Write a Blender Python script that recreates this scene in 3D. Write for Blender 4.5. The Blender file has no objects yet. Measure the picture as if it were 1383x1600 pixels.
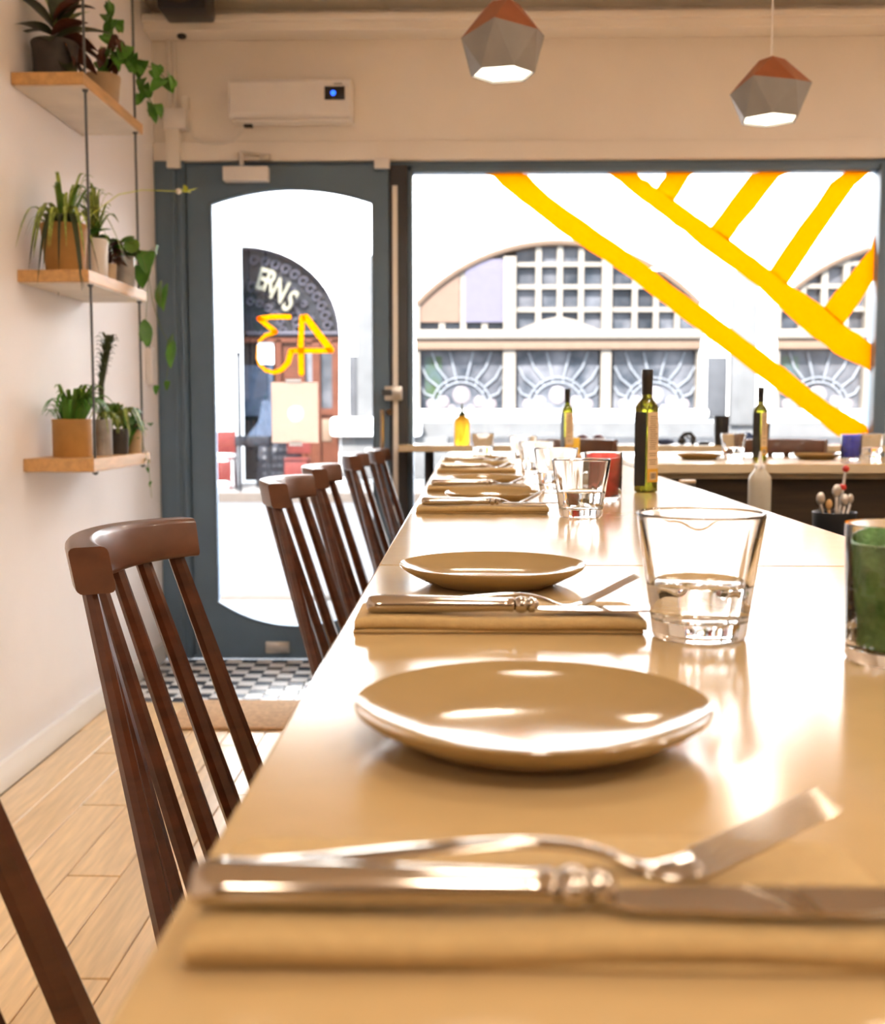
import bpy, bmesh, math, random
from mathutils import Vector, Matrix, Euler
from mathutils.geometry import tessellate_polygon
random.seed(7)
PI = math.pi
C = bpy.context.scene.collection
SC = bpy.context.scene

# ------------------------------------------------------------------ camera
F_PX, YAW, PITCH, CAMZ = 1755.0, math.radians(1.29), math.radians(5.01), 1.07
cam = bpy.data.cameras.new('camera'); camo = bpy.data.objects.new('camera', cam); C.objects.link(camo)
camo.location = (0, 0, CAMZ); camo.rotation_euler = (PI/2 - PITCH, 0, YAW)
cam.sensor_fit = 'HORIZONTAL'; cam.sensor_width = 36; cam.lens = F_PX/1383*36
cam.clip_start = 0.02; cam.clip_end = 200
cam.dof.use_dof = True; cam.dof.focus_distance = 1.28; cam.dof.aperture_fstop = 9.2; cam.dof.aperture_blades = 0
SC.camera = camo

# ------------------------------------------------------------------ light and exposure
SC.view_settings.view_transform = 'Standard'; SC.view_settings.look = 'None'
SC.view_settings.gamma = 1; SC.view_settings.use_curve_mapping = False
SC.view_settings.exposure = 0.98
SC.cycles.use_denoising = True
SC.cycles.max_bounces = 14; SC.cycles.transmission_bounces = 10; SC.cycles.transparent_max_bounces = 16
SC.cycles.diffuse_bounces = 6; SC.cycles.glossy_bounces = 6
SC.cycles.sample_clamp_indirect = 12
W = bpy.data.worlds.new('world'); SC.world = W; W.use_nodes = True
bg = W.node_tree.nodes['Background']; bg.inputs['Color'].default_value = (.80, .90, 1, 1); bg.inputs['Strength'].default_value = 8.0
sun = bpy.data.lights.new('sun', 'SUN'); sun.energy = 24; sun.angle = math.radians(1.5); sun.color = (1, .96, .9)
suno = bpy.data.objects.new('sun', sun); C.objects.link(suno)
suno.rotation_euler = Vector((.25, .75, -.75)).to_track_quat('-Z', 'Y').to_euler()
WARM = (1, .87, .73)
def room_lamp(x, y, z, power, r=.13):
    l = bpy.data.lights.new('ceiling_lamp_light', 'AREA'); l.shape = 'DISK'; l.size = 2*r; l.energy = power; l.color = WARM
    o = bpy.data.objects.new('ceiling_lamp_light', l); C.objects.link(o); o.location = (x, y, z)
for (x, y, p) in ((.1, 1.5, 4), (.1, -.6, 8), (-.6, -2.4, 11), (1.5, 1.9, 7), (1.5, -.4, 9), (2.0, -2.4, 11), (2.7, 3.2, 10), (2.7, .6, 9)):
    room_lamp(x, y, 2.6, p)

# ------------------------------------------------------------------ pixel frame -> world
_fh = Vector((-math.sin(YAW), math.cos(YAW), 0)); _rt = Vector((math.cos(YAW), math.sin(YAW), 0)); _z = Vector((0, 0, 1))
_fw = _fh*math.cos(PITCH) - _z*math.sin(PITCH); _up = _fh*math.sin(PITCH) + _z*math.cos(PITCH)
def ray(px, py): return _fw + _rt*((px-691.5)/F_PX) + _up*((800-py)/F_PX)
def at(px, py, Y):
    d = ray(px, py); return Vector((0, 0, CAMZ)) + d*(Y/d.y)
def onz(px, py, z):
    d = ray(px, py); return Vector((0, 0, CAMZ)) + d*((z-CAMZ)/d.z)

# ------------------------------------------------------------------ materials
def M(name, col, rough=.5, metal=0., var=.06, scale=12., bump=0., bscale=None, coat=0., trans=0., ior=1.45, stretch=None, rnd=0., col2=None, emit=0.):
    m = bpy.data.materials.new(name); m.use_nodes = True
    nt = m.node_tree; N = nt.nodes; L = nt.links; b = N['Principled BSDF']
    b.inputs['Roughness'].default_value = rough; b.inputs['Metallic'].default_value = metal
    b.inputs['Coat Weight'].default_value = coat; b.inputs['Coat Roughness'].default_value = .08
    b.inputs['Transmission Weight'].default_value = trans; b.inputs['IOR'].default_value = ior
    tc = N.new('ShaderNodeTexCoord'); mp = N.new('ShaderNodeMapping'); L.new(tc.outputs['Object'], mp.inputs['Vector'])
    if stretch: mp.inputs['Scale'].default_value = stretch
    nz = N.new('ShaderNodeTexNoise'); nz.inputs['Scale'].default_value = scale; nz.inputs['Detail'].default_value = 4
    L.new(mp.outputs['Vector'], nz.inputs['Vector'])
    r = N.new('ShaderNodeValToRGB'); L.new(nz.outputs['Fac'], r.inputs['Fac'])
    c2 = col2 or tuple(min(1, c*(1+var)) for c in col)
    c1 = tuple(c*(1-var) for c in col)
    r.color_ramp.elements[0].position = .3; r.color_ramp.elements[1].position = .7
    r.color_ramp.elements[0].color = (*c1, 1); r.color_ramp.elements[1].color = (*c2, 1)
    out = r.outputs['Color']
    if rnd:
        oi = N.new('ShaderNodeObjectInfo'); hs = N.new('ShaderNodeHueSaturation'); mr = N.new('ShaderNodeMapRange')
        mr.inputs['To Min'].default_value = 1-rnd; mr.inputs['To Max'].default_value = 1+rnd
        L.new(oi.outputs['Random'], mr.inputs['Value']); L.new(mr.outputs['Result'], hs.inputs['Value']); L.new(out, hs.inputs['Color']); out = hs.outputs['Color']
    L.new(out, b.inputs['Base Color'])
    if emit:
        L.new(out, b.inputs['Emission Color']); b.inputs['Emission Strength'].default_value = emit
    if bump:
        n2 = N.new('ShaderNodeTexNoise'); n2.inputs['Scale'].default_value = bscale or scale*4; L.new(mp.outputs['Vector'], n2.inputs['Vector'])
        bp = N.new('ShaderNodeBump'); bp.inputs['Strength'].default_value = bump; bp.inputs['Distance'].default_value = .005
        L.new(n2.outputs['Fac'], bp.inputs['Height']); L.new(bp.outputs['Normal'], b.inputs['Normal'])
    return m
def M_pane(name, tint=(1, 1, 1), refl=1.0):
    m = bpy.data.materials.new(name); m.use_nodes = True; nt = m.node_tree; N = nt.nodes; L = nt.links
    N.remove(N['Principled BSDF']); o = N['Material Output']
    t = N.new('ShaderNodeBsdfTransparent'); t.inputs['Color'].default_value = (*tint, 1)
    g = N.new('ShaderNodeBsdfGlossy'); g.inputs['Roughness'].default_value = .01
    f = N.new('ShaderNodeFresnel'); f.inputs['IOR'].default_value = 1.5
    nz = N.new('ShaderNodeTexNoise'); nz.inputs['Scale'].default_value = 1.5
    mx = N.new('ShaderNodeMixShader'); L.new(f.outputs['Fac'], mx.inputs['Fac']); L.new(t.outputs[0], mx.inputs[1]); L.new(g.outputs[0], mx.inputs[2])
    bp = N.new('ShaderNodeBump'); bp.inputs['Strength'].default_value = .01; L.new(nz.outputs['Fac'], bp.inputs['Height']); L.new(bp.outputs['Normal'], g.inputs['Normal'])
    L.new(mx.outputs[0], o.inputs['Surface']); return m
def M_film(name, col, tr=.7):
    m = bpy.data.materials.new(name); m.use_nodes = True; nt = m.node_tree; N = nt.nodes; L = nt.links
    N.remove(N['Principled BSDF']); o = N['Material Output']
    nz = N.new('ShaderNodeTexNoise'); nz.inputs['Scale'].default_value = 9
    r = N.new('ShaderNodeValToRGB'); r.color_ramp.elements[0].color = (*[c*.93 for c in col], 1); r.color_ramp.elements[1].color = (*col, 1); L.new(nz.outputs['Fac'], r.inputs['Fac'])
    t = N.new('ShaderNodeBsdfTranslucent'); d = N.new('ShaderNodeBsdfDiffuse'); mx = N.new('ShaderNodeMixShader'); mx.inputs['Fac'].default_value = tr
    L.new(r.outputs['Color'], t.inputs['Color']); L.new(r.outputs['Color'], d.inputs['Color'])
    L.new(d.outputs[0], mx.inputs[1]); L.new(t.outputs[0], mx.inputs[2]); L.new(mx.outputs[0], o.inputs['Surface']); return m

mt = {}
mt['wall'] = M('wall_paint', (0.9, 0.875, 0.885), .65, var=.02, scale=3, bump=.12, bscale=60)
mt['wallf'] = M('front_wall_paint', (0.88, 0.825, 0.765), .6, var=.025, scale=3, bump=.1, bscale=50)
mt['wallr'] = M('tan_wall', (.62, .52, .42), .7, var=.05, scale=3)
mt['wallb'] = M('brown_wall', (.13, .075, .04), .7, var=.1, scale=3)
mt['ceil'] = M('ceiling_paint', (0.9, 0.86, 0.79), .8, var=.03, scale=4)
mt['trim'] = M('white_gloss_paint', (.84, .80, .75), .35, var=.02, scale=6)
mt['frame'] = M('blue_grey_paint', (.12, .185, .265), .42, var=.08, scale=5, bump=.06)
mt['frame2'] = M('charcoal_paint', (.05, .052, .06), .45, var=.1, scale=8)
mt['glass_pane'] = M_pane('window_glass')
mt['yellow'] = M_film('yellow_window_paint', (1.0, .49, .0), .93)
mt['yellow2'] = M_film('yellow_numeral_paint', (1.0, .58, .01), .95)
mt['paperfilm'] = M_film('pale_pink_paper', (.93, .80, .72), .62)
mt['paperfilm2'] = M_film('pale_lilac_paper', (.84, .80, .92), .8)
mt['tape'] = M_film('white_tape', (.85, .85, .85), .5)
mt['plank'] = M('oak_floor', (.78, .55, .29), .32, var=.14, scale=7, stretch=(9, .7, 1), rnd=.08, bump=.05, bscale=40)
mt['floorbase'] = M('oak_floor_gap', (.20, .12, .06), .6, var=.2)
mt['tile_w'] = M('white_tile', (0.88, 0.89, 0.9), .18, var=.05, rnd=.06)
mt['tile_b'] = M('black_tile', (0.055, 0.065, 0.09), .18, var=.2, rnd=.2)
mt['mat'] = M('coir_mat', (.58, .36, .19), .9, var=.2, scale=60, bump=.4)
mt['table'] = M('cream_quartz', (0.51, 0.36, 0.175), .16, var=.025, scale=40)
mt['tedge'] = M('cream_edge', (.62, .50, .33), .35, var=.05)
mt['plate'] = M('cream_glaze', (0.345, 0.232, 0.1), .10, var=.03, scale=30)
mt['napkin'] = M('cream_linen', (0.5, 0.345, 0.15), .85, var=.05, scale=160, bump=.25, bscale=600)
mt['steel'] = M('polished_steel', (.50, .44, .37), .09, metal=1, var=.03, scale=20)
mt['steel2'] = M('brushed_steel', (.62, .60, .57), .3, metal=1, var=.06, scale=30)
mt['glass'] = M('clear_glass', (1, 1, 1), 0.0, var=0, trans=1, ior=1.47)
mt['water'] = M('water', (.99, 1, .99), 0.0, var=0, trans=1, ior=1.33)
mt['chair'] = M('dark_walnut', (0.07, 0.02, 0.007), .30, var=.3, scale=9, stretch=(1, 1, 6), rnd=.1, coat=.25)
mt['chair2'] = M('walnut_rail', (0.1, 0.038, 0.019), .36, var=.25, scale=9, stretch=(3, 1, 3), coat=.25)
mt['black'] = M('matt_black', (.018, .018, .02), .4, var=.2)
mt['darkw'] = M('dark_panel', (.050, .031, .015), .6, var=.3, scale=5, stretch=(1, 1, 9))
mt['shelf'] = M('oak_shelf', (.62, .36, .14), .45, var=.18, scale=8, stretch=(6, 1, 6))
mt['shelfu'] = M('pale_ply', (.80, .71, .60), .5, var=.08, scale=8)
mt['cord'] = M('grey_cord', (.10, .11, .12), .5, var=.1)
mt['white'] = M('white_plastic', (.82, .79, .78), .35, var=.02)
mt['screen'] = M('dark_screen', (.025, .02, .02), .15, var=.1)
mt['blueled'] = M('blue_display', (.02, .12, 1), .3, var=.1, emit=1.6)
mt['copper'] = M('copper_card', (.30, .085, .028), .45, var=.12, scale=14)
mt['grey'] = M('grey_card', (.27, .26, .25), .55, var=.08, scale=14)
mt['lampin'] = M('lamp_diffuser', (1, .90, .70), .5, var=.02, emit=2.5)
mt['soil'] = M('soil', (.03, .02, .012), .95, var=.4, scale=60, bump=.5)
mt['terra'] = M('tan_pot', (0.44, 0.23, 0.065), .6, var=.15, scale=14)
mt['tan2'] = M('pale_tan_pot', (.58, .42, .26), .6, var=.12, scale=14)
mt['dpot'] = M('dark_pot', (.055, .048, .042), .6, var=.3, scale=18)
mt['spot'] = M('silver_grey_pot', (.36, .35, .34), .35, var=.3, scale=18)
mt['wpot'] = M('white_pot', (.78, .74, .70), .4, var=.04)
mt['leafd'] = M('dark_leaf', (.05, .065, .028), .35, var=.4, scale=30, rnd=.25)
mt['leafr'] = M('red_brown_leaf', (.10, .034, .02), .4, var=.4, scale=30, rnd=.25)
mt['leafg'] = M('green_leaf', (.085, .25, .03), .4, var=.3, scale=30, rnd=.3)
mt['leafm'] = M('mid_leaf', (0.12, 0.24, 0.03), .4, var=.3, scale=30, rnd=.3)
mt['leafl'] = M('lime_leaf', (.60, .66, .06), .4, var=.25, scale=30, rnd=.15)
mt['leafs'] = M('striped_leaf', (0.17, 0.3, 0.05), .4, var=.5, scale=50, rnd=.25, col2=(0.45, 0.55, 0.12))
mt['stem'] = M('stem', (.16, .22, .06), .5, var=.2)
mt['oil'] = M('olive_bottle_glass', (.22, .22, .012), .03, var=.05, trans=.9, ior=1.45)
mt['cap'] = M('black_cap', (.012, .011, .011), .35, var=.2)
mt['label'] = M('cream_label', (.62, .46, .28), .6, var=.06)
mt['labely'] = M('ochre_label', (.60, .32, .03), .6, var=.06)
mt['labeld'] = M('dark_label', (.015, .014, .013), .5, var=.1)
mt['ink'] = M('label_ink', (.10, .07, .04), .6, var=.1)
mt['orange'] = M('orange_sauce', (1, .56, .03), .35, var=.08, trans=.55)
mt['squeeze'] = M('clear_squeeze_plastic', (.66, .60, .48), .4, var=.05, trans=.3)
mt['greenin'] = M('green_glass_layer', (0.05, 0.23, 0.035), .25, var=.5, scale=55, trans=.15, bump=.5, bscale=170, col2=(0.2, 0.46, 0.15))
mt['redin'] = M('red_glass_layer', (0.75, 0.1, 0.08), .25, var=.3, scale=40, trans=.7)
mt['bluein'] = M('blue_glass_layer', (0.1, 0.16, 0.75), .25, var=.3, scale=40, trans=.6)
mt['red'] = M('red_plastic', (.55, .03, .02), .4, var=.1)
mt['navy'] = M('navy_cloth', (.035, .055, .13), .8, var=.3)
mt['blue'] = M('blue_cloth', (.055, .09, .22), .7, var=.2)
mt['dred'] = M('dark_red_lid', (.09, .015, .02), .4, var=.2)
mt['yel'] = M('yellow_card', (.85, .55, .05), .6, var=.1)
# outdoors
mt['facade'] = M('white_render', (0.72, 0.71, 0.7), .8, var=.03, scale=2)
mt['stone'] = M('grey_stone', (0.029, 0.03, 0.033), .8, var=.12, scale=5, bump=.2)
mt['stone2'] = M('pale_stone', (0.055, 0.055, 0.056), .8, var=.1, scale=5)
mt['peach'] = M('peach_paint', (0.074, 0.05, 0.036), .6, var=.06)
mt['cream'] = M('cream_paint', (0.092, 0.08, 0.068), .6, var=.04)
mt['pane'] = M('far_pane', (0.016, 0.022, 0.03), .12, var=.5, scale=3.0, col2=(0.052, 0.052, 0.058), rnd=.45)
mt['paneg'] = M('far_pane_green', (0.035, 0.055, 0.014), .15, var=.5, scale=4, col2=(0.025, 0.035, 0.04))
mt['lead'] = M('lead_came', (0.085, 0.09, 0.1), .5, var=.1)
mt['rose'] = M('pink_glass', (0.085, 0.074, 0.078), .3, var=.2, rnd=.2)
mt['pub'] = M('brown_door_paint', (0.036, 0.011, 0.006), .45, var=.2, scale=6)
mt['pubd'] = M('dark_ironwork', (0.0055, 0.0062, 0.0085), .5, var=.4, scale=8)
mt['scroll'] = M('grey_scroll', (0.024, 0.023, 0.031), .5, var=.2)
mt['letter'] = M('cream_letter', (0.085, 0.08, 0.062), .5, var=.04)
mt['posto'] = M('orange_poster', (0.066, 0.043, 0.032), .6, var=.04)
mt['postl'] = M('lavender_poster', (0.049, 0.045, 0.062), .6, var=.04)
mt['road'] = M('asphalt', (0.048, 0.048, 0.051), .85, var=.1, scale=30, bump=.2)
mt['pave'] = M('paving', (0.085, 0.08, 0.078), .8, var=.12, scale=8, rnd=.08)
mt['kerb'] = M('kerb_stone', (0.042, 0.034, 0.029), .8, var=.12)
mt['chalk'] = M('chalkboard', (0.01, 0.011, 0.015), .7, var=.4, scale=9)
mt['chalkw'] = M('chalk', (0.06, 0.06, 0.065), .8, var=.1)

mt['pubblue'] = M('blue_grey_far_glass', (.020, .027, .042), .4, var=.2)
mt['redfar'] = M('red_chair_paint', (.048, .009, .008), .5, var=.15)
for k_ in ('stone', 'stone2', 'peach', 'cream', 'pane', 'paneg', 'lead', 'rose', 'pub', 'pubd', 'scroll', 'letter', 'posto', 'postl', 'road', 'pave', 'kerb', 'chalk', 'chalkw', 'pubblue', 'redfar'):
    mt[k_].node_tree.nodes['Principled BSDF'].inputs['Specular IOR Level'].default_value = .08
for k_, v_ in (('table', .36), ('plate', .34), ('chair', .4)): mt[k_].node_tree.nodes['Principled BSDF'].inputs['Specular IOR Level'].default_value = v_
# ------------------------------------------------------------------ mesh building
class MB:
    def __init__(s): s.bm = bmesh.new()
    def _v(s, pts): return [s.bm.verts.new(p) for p in pts]
    def face(s, vs):
        try: return s.bm.faces.new(vs)
        except ValueError: return None
    def box(s, a, b, bev=0, seg=2, mat=None):
        t = bmesh.new(); bmesh.ops.create_cube(t, size=1)
        a, b = Vector(a), Vector(b); c = (a+b)/2; d = b-a
        for v in t.verts: v.co = Vector((v.co.x*d.x, v.co.y*d.y, v.co.z*d.z)) + c
        if bev: bmesh.ops.bevel(t, geom=t.edges[:], offset=bev, segments=seg, affect='EDGES', profile=.5)
        if mat is not None: bmesh.ops.transform(t, matrix=mat, verts=t.verts)
        s.join(t); return s
    def join(s, t):
        me = bpy.data.meshes.new('t'); t.to_mesh(me); t.free(); s.bm.from_mesh(me); bpy.data.meshes.remove(me)
    def tube(s, pts, rad, n=8, cap=True, flat=1.0, up=None):
        pts = [Vector(p) for p in pts]; rad = rad if isinstance(rad, (list, tuple)) else [rad]*len(pts)
        rings = []; u = None
        for i, p in enumerate(pts):
            d = (pts[min(i+1, len(pts)-1)] - pts[max(i-1, 0)]).normalized()
            if u is None:
                u = Vector(up) if up else (Vector((0, 0, 1)) if abs(d.z) < .9 else Vector((1, 0, 0)))
            u = (u - d*u.dot(d)).normalized(); w = d.cross(u)
            rings.append(s._v([p + u*(rad[i]*flat*math.sin(2*PI*k/n)) + w*(rad[i]*math.cos(2*PI*k/n)) for k in range(n)]))
        for a, b in zip(rings, rings[1:]):
            for k in range(n): s.face([a[k], a[(k+1) % n], b[(k+1) % n], b[k]])
        if cap: s.face(rings[0][::-1]); s.face(rings[-1])
        return s
    def lathe(s, prof, n=32, c=(0, 0, 0), mod=None):
        c = Vector(c); rings = []
        for j, (r, z) in enumerate(prof):
            if r < 1e-6: rings.append(s._v([c + Vector((0, 0, z))]))
            else: rings.append(s._v([c + Vector(((mod(j, 2*PI*k/n) if mod else 1)*r*math.cos(2*PI*k/n), (mod(j, 2*PI*k/n) if mod else 1)*r*math.sin(2*PI*k/n), z)) for k in range(n)]))
        for a, b in zip(rings, rings[1:]):
            for k in range(n):
                if len(a) == 1 and len(b) == 1: continue
                if len(a) == 1: s.face([a[0], b[k], b[(k+1) % n]])
                elif len(b) == 1: s.face([a[k], a[(k+1) % n], b[0]])
                else: s.face([a[k], a[(k+1) % n], b[(k+1) % n], b[k]])
        return s
    def prism(s, outer, holes, f, t0, t1):
        loops = [outer] + list(holes)
        flat = [p for l in loops for p in l]
        tris = tessellate_polygon([[Vector((p[0], p[1], 0)) for p in l] for l in loops])
        A = s._v([f(p[0], p[1], t0) for p in flat]); B = s._v([f(p[0], p[1], t1) for p in flat])
        for t in tris: s.face([A[i] for i in t]); s.face([B[i] for i in reversed(t)])
        o = 0
        for l in loops:
            m = len(l)
            for k in range(m): s.face([A[o+k], A[o+(k+1) % m], B[o+(k+1) % m], B[o+k]])
            o += m
        return s
    def sphere(s, c, r, u=12, v=8, sc=(1, 1, 1)):
        t = bmesh.new(); bmesh.ops.create_uvsphere(t, u_segments=u, v_segments=v, radius=r)
        for q in t.verts: q.co = Vector((q.co.x*sc[0], q.co.y*sc[1], q.co.z*sc[2])) + Vector(c)
        s.join(t); return s
    def mesh(s, name, m, ang=35, fix=True):
        if fix: bmesh.ops.recalc_face_normals(s.bm, faces=s.bm.faces[:])
        me = bpy.data.meshes.new(name); s.bm.to_mesh(me); s.bm.free(); me.materials.append(m)
        if ang and me.polygons:
            me.polygons.foreach_set('use_smooth', [True]*len(me.polygons)); me.set_sharp_from_angle(angle=math.radians(ang))
        return me
    def build(s, name, m, parent=None, loc=None, ang=35, label=None, fix=True):
        return obj(name, s.mesh(name, m, ang, fix), parent, loc, label)
def obj(name, me, parent=None, loc=None, label=None):
    o = bpy.data.objects.new(name, me); C.objects.link(o)
    if parent: o.parent = parent
    if loc is not None: o.location = loc
    if label: o['label'] = label
    return o
def tag(o, label, cat, group=None, kind=None):
    o['label'] = label; o['category'] = cat
    if group: o['group'] = group
    if kind: o['kind'] = kind
    return o
def thing(name, label, cat, loc=(0, 0, 0), rz=0, group=None):
    o = bpy.data.objects.new(name, None); C.objects.link(o); o.location = loc; o.rotation_euler = (0, 0, rz); o.empty_display_size = .05
    return tag(o, label, cat, group)
def struct(o): o['kind'] = 'structure'; return o
def sroot(name, loc=(0, 0, 0)):
    o = bpy.data.objects.new(name, None); C.objects.link(o); o.location = loc; o.empty_display_size = .05; return struct(o)
def copy_tree(o, parent=None):
    c = o.copy(); C.objects.link(c)
    if parent: c.parent = parent
    for ch in list(o.children): copy_tree(ch, c)
    return c
XZ = lambda x, z, y: (x, y, z)
def fan(cx, cz, r, a0, a1, n, ry=None): return [(cx + r*math.cos(a0+(a1-a0)*i/n), cz + (ry or r)*math.sin(a0+(a1-a0)*i/n)) for i in range(n+1)]

# ================================================================== room shell
LX, RX, BY, FY, CH = -1.33, 3.2, -3.6, 4.84, 2.75
struct(MB().box((LX-.15, BY, 0), (LX, FY+.2, CH+.1)).build('wall_left', mt['wall']))
struct(MB().box((RX, BY, 0), (RX+.15, FY+.2, CH+.1)).build('wall_right', mt['wallr']))
struct(MB().box((LX-.15, BY-.15, 0), (RX+.15, BY, CH+.1)).build('wall_back', mt['wallb']))
struct(MB().box((LX, BY, CH), (RX, FY+.2, CH+.1)).build('ceiling', mt['ceil']))
ztop = at(800, 250, FY).z                       # underside of the shopfront header
xwr = at(1372, 400, FY).x                       # right end of the shop window
wf = MB().box((LX, FY, ztop), (RX, FY+.2, CH)).box((xwr+.05, FY, 0), (RX, FY+.2, ztop)).build('wall_front', mt['wallf']); struct(wf)
struct(MB().box((LX, FY-.018, ztop), (RX, FY, at(800, 221, FY).z), .004).build('trim_1', mt['wallf']))
b = MB().box((LX, FY-.13, at(600, 46, FY-.13).z), (RX, FY, at(600, 25, FY-.13).z), .008)
b.box((LX, FY-.155, at(600, 33, FY-.13).z), (RX, FY-.12, at(600, 22, FY-.13).z), .006)
struct(b.build('trim_2', mt['wallf']))
struct(MB().box((LX, BY, 0), (LX+.02, FY-.05, .085), .006).build('baseboard_left', mt['trim']))
fl = struct(MB().box((LX-.1, BY, -.06), (RX, FY+.02, -.012)).build('floor', mt['floorbase'], ang=0))
pl = [MB().box((-.062, -.75, -.012), (.062, .75, 0), .0015, 1).mesh('plank', mt['plank'], 20)]
i = 0
x = LX + .02 + .062
while x < RX:
    off = (i*0.47) % 1.5
    y = BY + .75 - off
    while y < 3.71 + .75:
        y0, y1 = max(y-.75, BY), min(y+.75, 3.71)
        if y1 - y0 > .05:
            o = obj('plank', pl[0], fl, (x, (y0+y1)/2, 0)); o.scale = (1, (y1-y0)/1.502, 1)
        y += 1.504
    x += .1265; i += 1
    if x > .75: break
MB().box((.75, BY, -.012), (RX, 3.71, -.0005)).build('plank_field', mt['plank'], fl)
# tiled entrance: each tile a piece
tw = MB().box((-.032, -.032, -.012), (.032, .032, 0), .0015, 1).mesh('tile', mt['tile_w'], 20)
tb = MB().box((-.032, -.032, -.012), (.032, .032, -.0003), .0015, 1).mesh('tile', mt['tile_b'], 20)
for r in range(11):
    for c in range(15):
        obj('tile', tb if (r + c) % 2 else tw, fl, (LX+.055+.066*c, 4.115+.066*r, 0))
MB().box((LX, 3.71, -.012), (LX+1.04, 4.08, -.0005)).build('plank_field', mt['plank'], fl)
MB().box((LX+1.04, 3.71, -.012), (RX, FY, -.0005)).build('tile_field', mt['tile_w'], fl)
tag(MB().box((at(277, 1120, 3.9).x, 3.71, .0005), (-.35, 4.075, .012), .004).build('doormat', mt['mat']), 'flat tan doormat in front of the black and white entrance tiles', 'doormat')

# ------------------------------------------------------------------ shopfront: door and window
Dx = lambda px, py=646: at(px, py, FY).x
xl0, xl1 = LX + .002, Dx(296, 500)
xm0, xm1 = Dx(608, 450), Dx(637, 450)
zfloor = 0.0
zdt = at(450, 262, FY).z
fr = MB()
fr.box((xl0, FY-.02, 0), (xl1-.006, FY+.10, ztop), .006); fr.box((xl1-.02, FY+.047, 0), (xl1+.015, FY+.09, ztop-.02)); fr.box((xm0-.012, FY+.047, 0), (xm0+.02, FY+.09, ztop-.02)); fr.box((xl1-.02, FY-.003, 0), (xm0+.02, FY+.09, .011)); fr.box((xl1-.02, FY+.046, ztop-.05), (xm0+.02, FY+.09, ztop-.02))
fr.box((xl0, FY+.02, ztop-.02), (xwr+.06, FY+.10, ztop+.002), .003)
d1 = struct(fr.build('door_1', mt['frame']))
MB().box((xl1-.03, FY-.03, 0), (xl1-.012, FY-.015, ztop-.03), .004).build('door_stop', mt['frame'], d1)
MB().box((xl1-.06, FY-.028, 0), (xl1-.045, FY-.015, ztop-.03), .004).build('moulding', mt['frame'], d1)
# leaf with arched glass
gx0, gx1 = at(332, 450, FY).x, at(583.5, 450, FY).x
gzs, gzt = at(345, 318, FY).z, at(457, 295, FY).z
gzb, gzm = at(345, 940, FY).z, at(457, 979, FY).z
def arcpts(x0, x1, zs, zm, n=20):
    h = zm - zs; w = (x1-x0)/2; R = (w*w+h*h)/(2*abs(h)); cx = (x0+x1)/2; s = 1 if h > 0 else -1
    cz = zm - s*R; a = math.asin(w/R)
    return [(cx + R*math.sin(-a+2*a*k/n), cz + s*R*math.cos(-a+2*a*k/n)) for k in range(n+1)]
hole = arcpts(gx0, gx1, gzb, gzm)[::-1] + arcpts(gx0, gx1, gzs, gzt)
hole = arcpts(gx0, gx1, gzs, gzt) + arcpts(gx0, gx1, gzb, gzm)[::-1]
leafx0, leafx1 = xl1, xm0
leaf = MB().prism([(leafx0, .012), (leafx1, .012), (leafx1, ztop-.022), (leafx0, ztop-.022)], [hole], XZ, FY-.005, FY+.045).build('door_leaf', mt['frame'], d1, ang=20)
bead = MB()
hp = [(p[0], FY-.006, p[1]) for p in hole]; bead.tube(hp+[hp[0]], .006, 6); bead.build('glazing_bead', mt['frame'], leaf)
MB().prism(hole, [], XZ, FY+.018, FY+.022).build('door_glass', mt['glass_pane'], leaf, ang=0)
# house number painted on the outside of the door glass, so seen reversed
def ribbon(b, pts, w, y0, y1):
    pts = [Vector(p) for p in pts]; ws = w if isinstance(w, list) else [w]*len(pts); L, R = [], []
    for i, p in enumerate(pts):
        d = (pts[min(i+1, len(pts)-1)] - pts[max(i-1, 0)]).normalized(); n = Vector((-d.y, d.x))
        L.append(p + n*ws[i]/2); R.append(p - n*ws[i]/2)
    def cap(c, d, r): a = math.atan2(d.y, d.x); return [Vector((c.x+r*math.cos(a-PI/2+PI*k/6), c.y+r*math.sin(a-PI/2+PI*k/6))) for k in range(1, 6)]
    poly = R + cap(pts[-1], pts[-1]-pts[-2], ws[-1]/2) + L[::-1] + cap(pts[0], pts[0]-pts[1], ws[0]/2)
    b.prism([(p.x, p.y) for p in poly], [], XZ, y0, y1)
def dpx(l): return [(at(a, c, FY+.017).x, at(a, c, FY+.017).z) for a, c in l]
k = 4.84/F_PX
four = MB()
ribbon(four, dpx([(478, 496), (517, 547)]), 11*k, FY+.0150, FY+.0172)
ribbon(four, dpx([(516, 548), (460, 548)]), 8*k, FY+.0148, FY+.0174)
ribbon(four, dpx([(472, 496), (470, 540), (471, 583)]), 9*k, FY+.0146, FY+.0176)
four.build('painted_numeral', mt['yellow2'], leaf, ang=0, label='yellow numeral 4 seen in reverse')
three = MB()
ribbon(three, dpx([(452, 495), (425, 495), (405, 498)]), 8*k, FY+.0150, FY+.0172)
ribbon(three, dpx([(405, 498), (430, 518)]), 8*k, FY+.0148, FY+.0174)
ribbon(three, dpx([(431, 519), (415, 524), (405, 533)]), [7*k, 6*k, 4*k], FY+.0146, FY+.0176)
ribbon(three, dpx([(402, 540), (401, 560), (405, 570), (416, 579), (428, 582), (440, 578), (450, 567), (455, 549)]), [2*k, 2*k, 4*k, 6*k, 7*k, 8*k, 9*k, 9*k], FY+.0144, FY+.0178)
three.build('painted_numeral', mt['yellow2'], leaf, ang=0, label='yellow numeral 3 seen in reverse')
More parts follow.
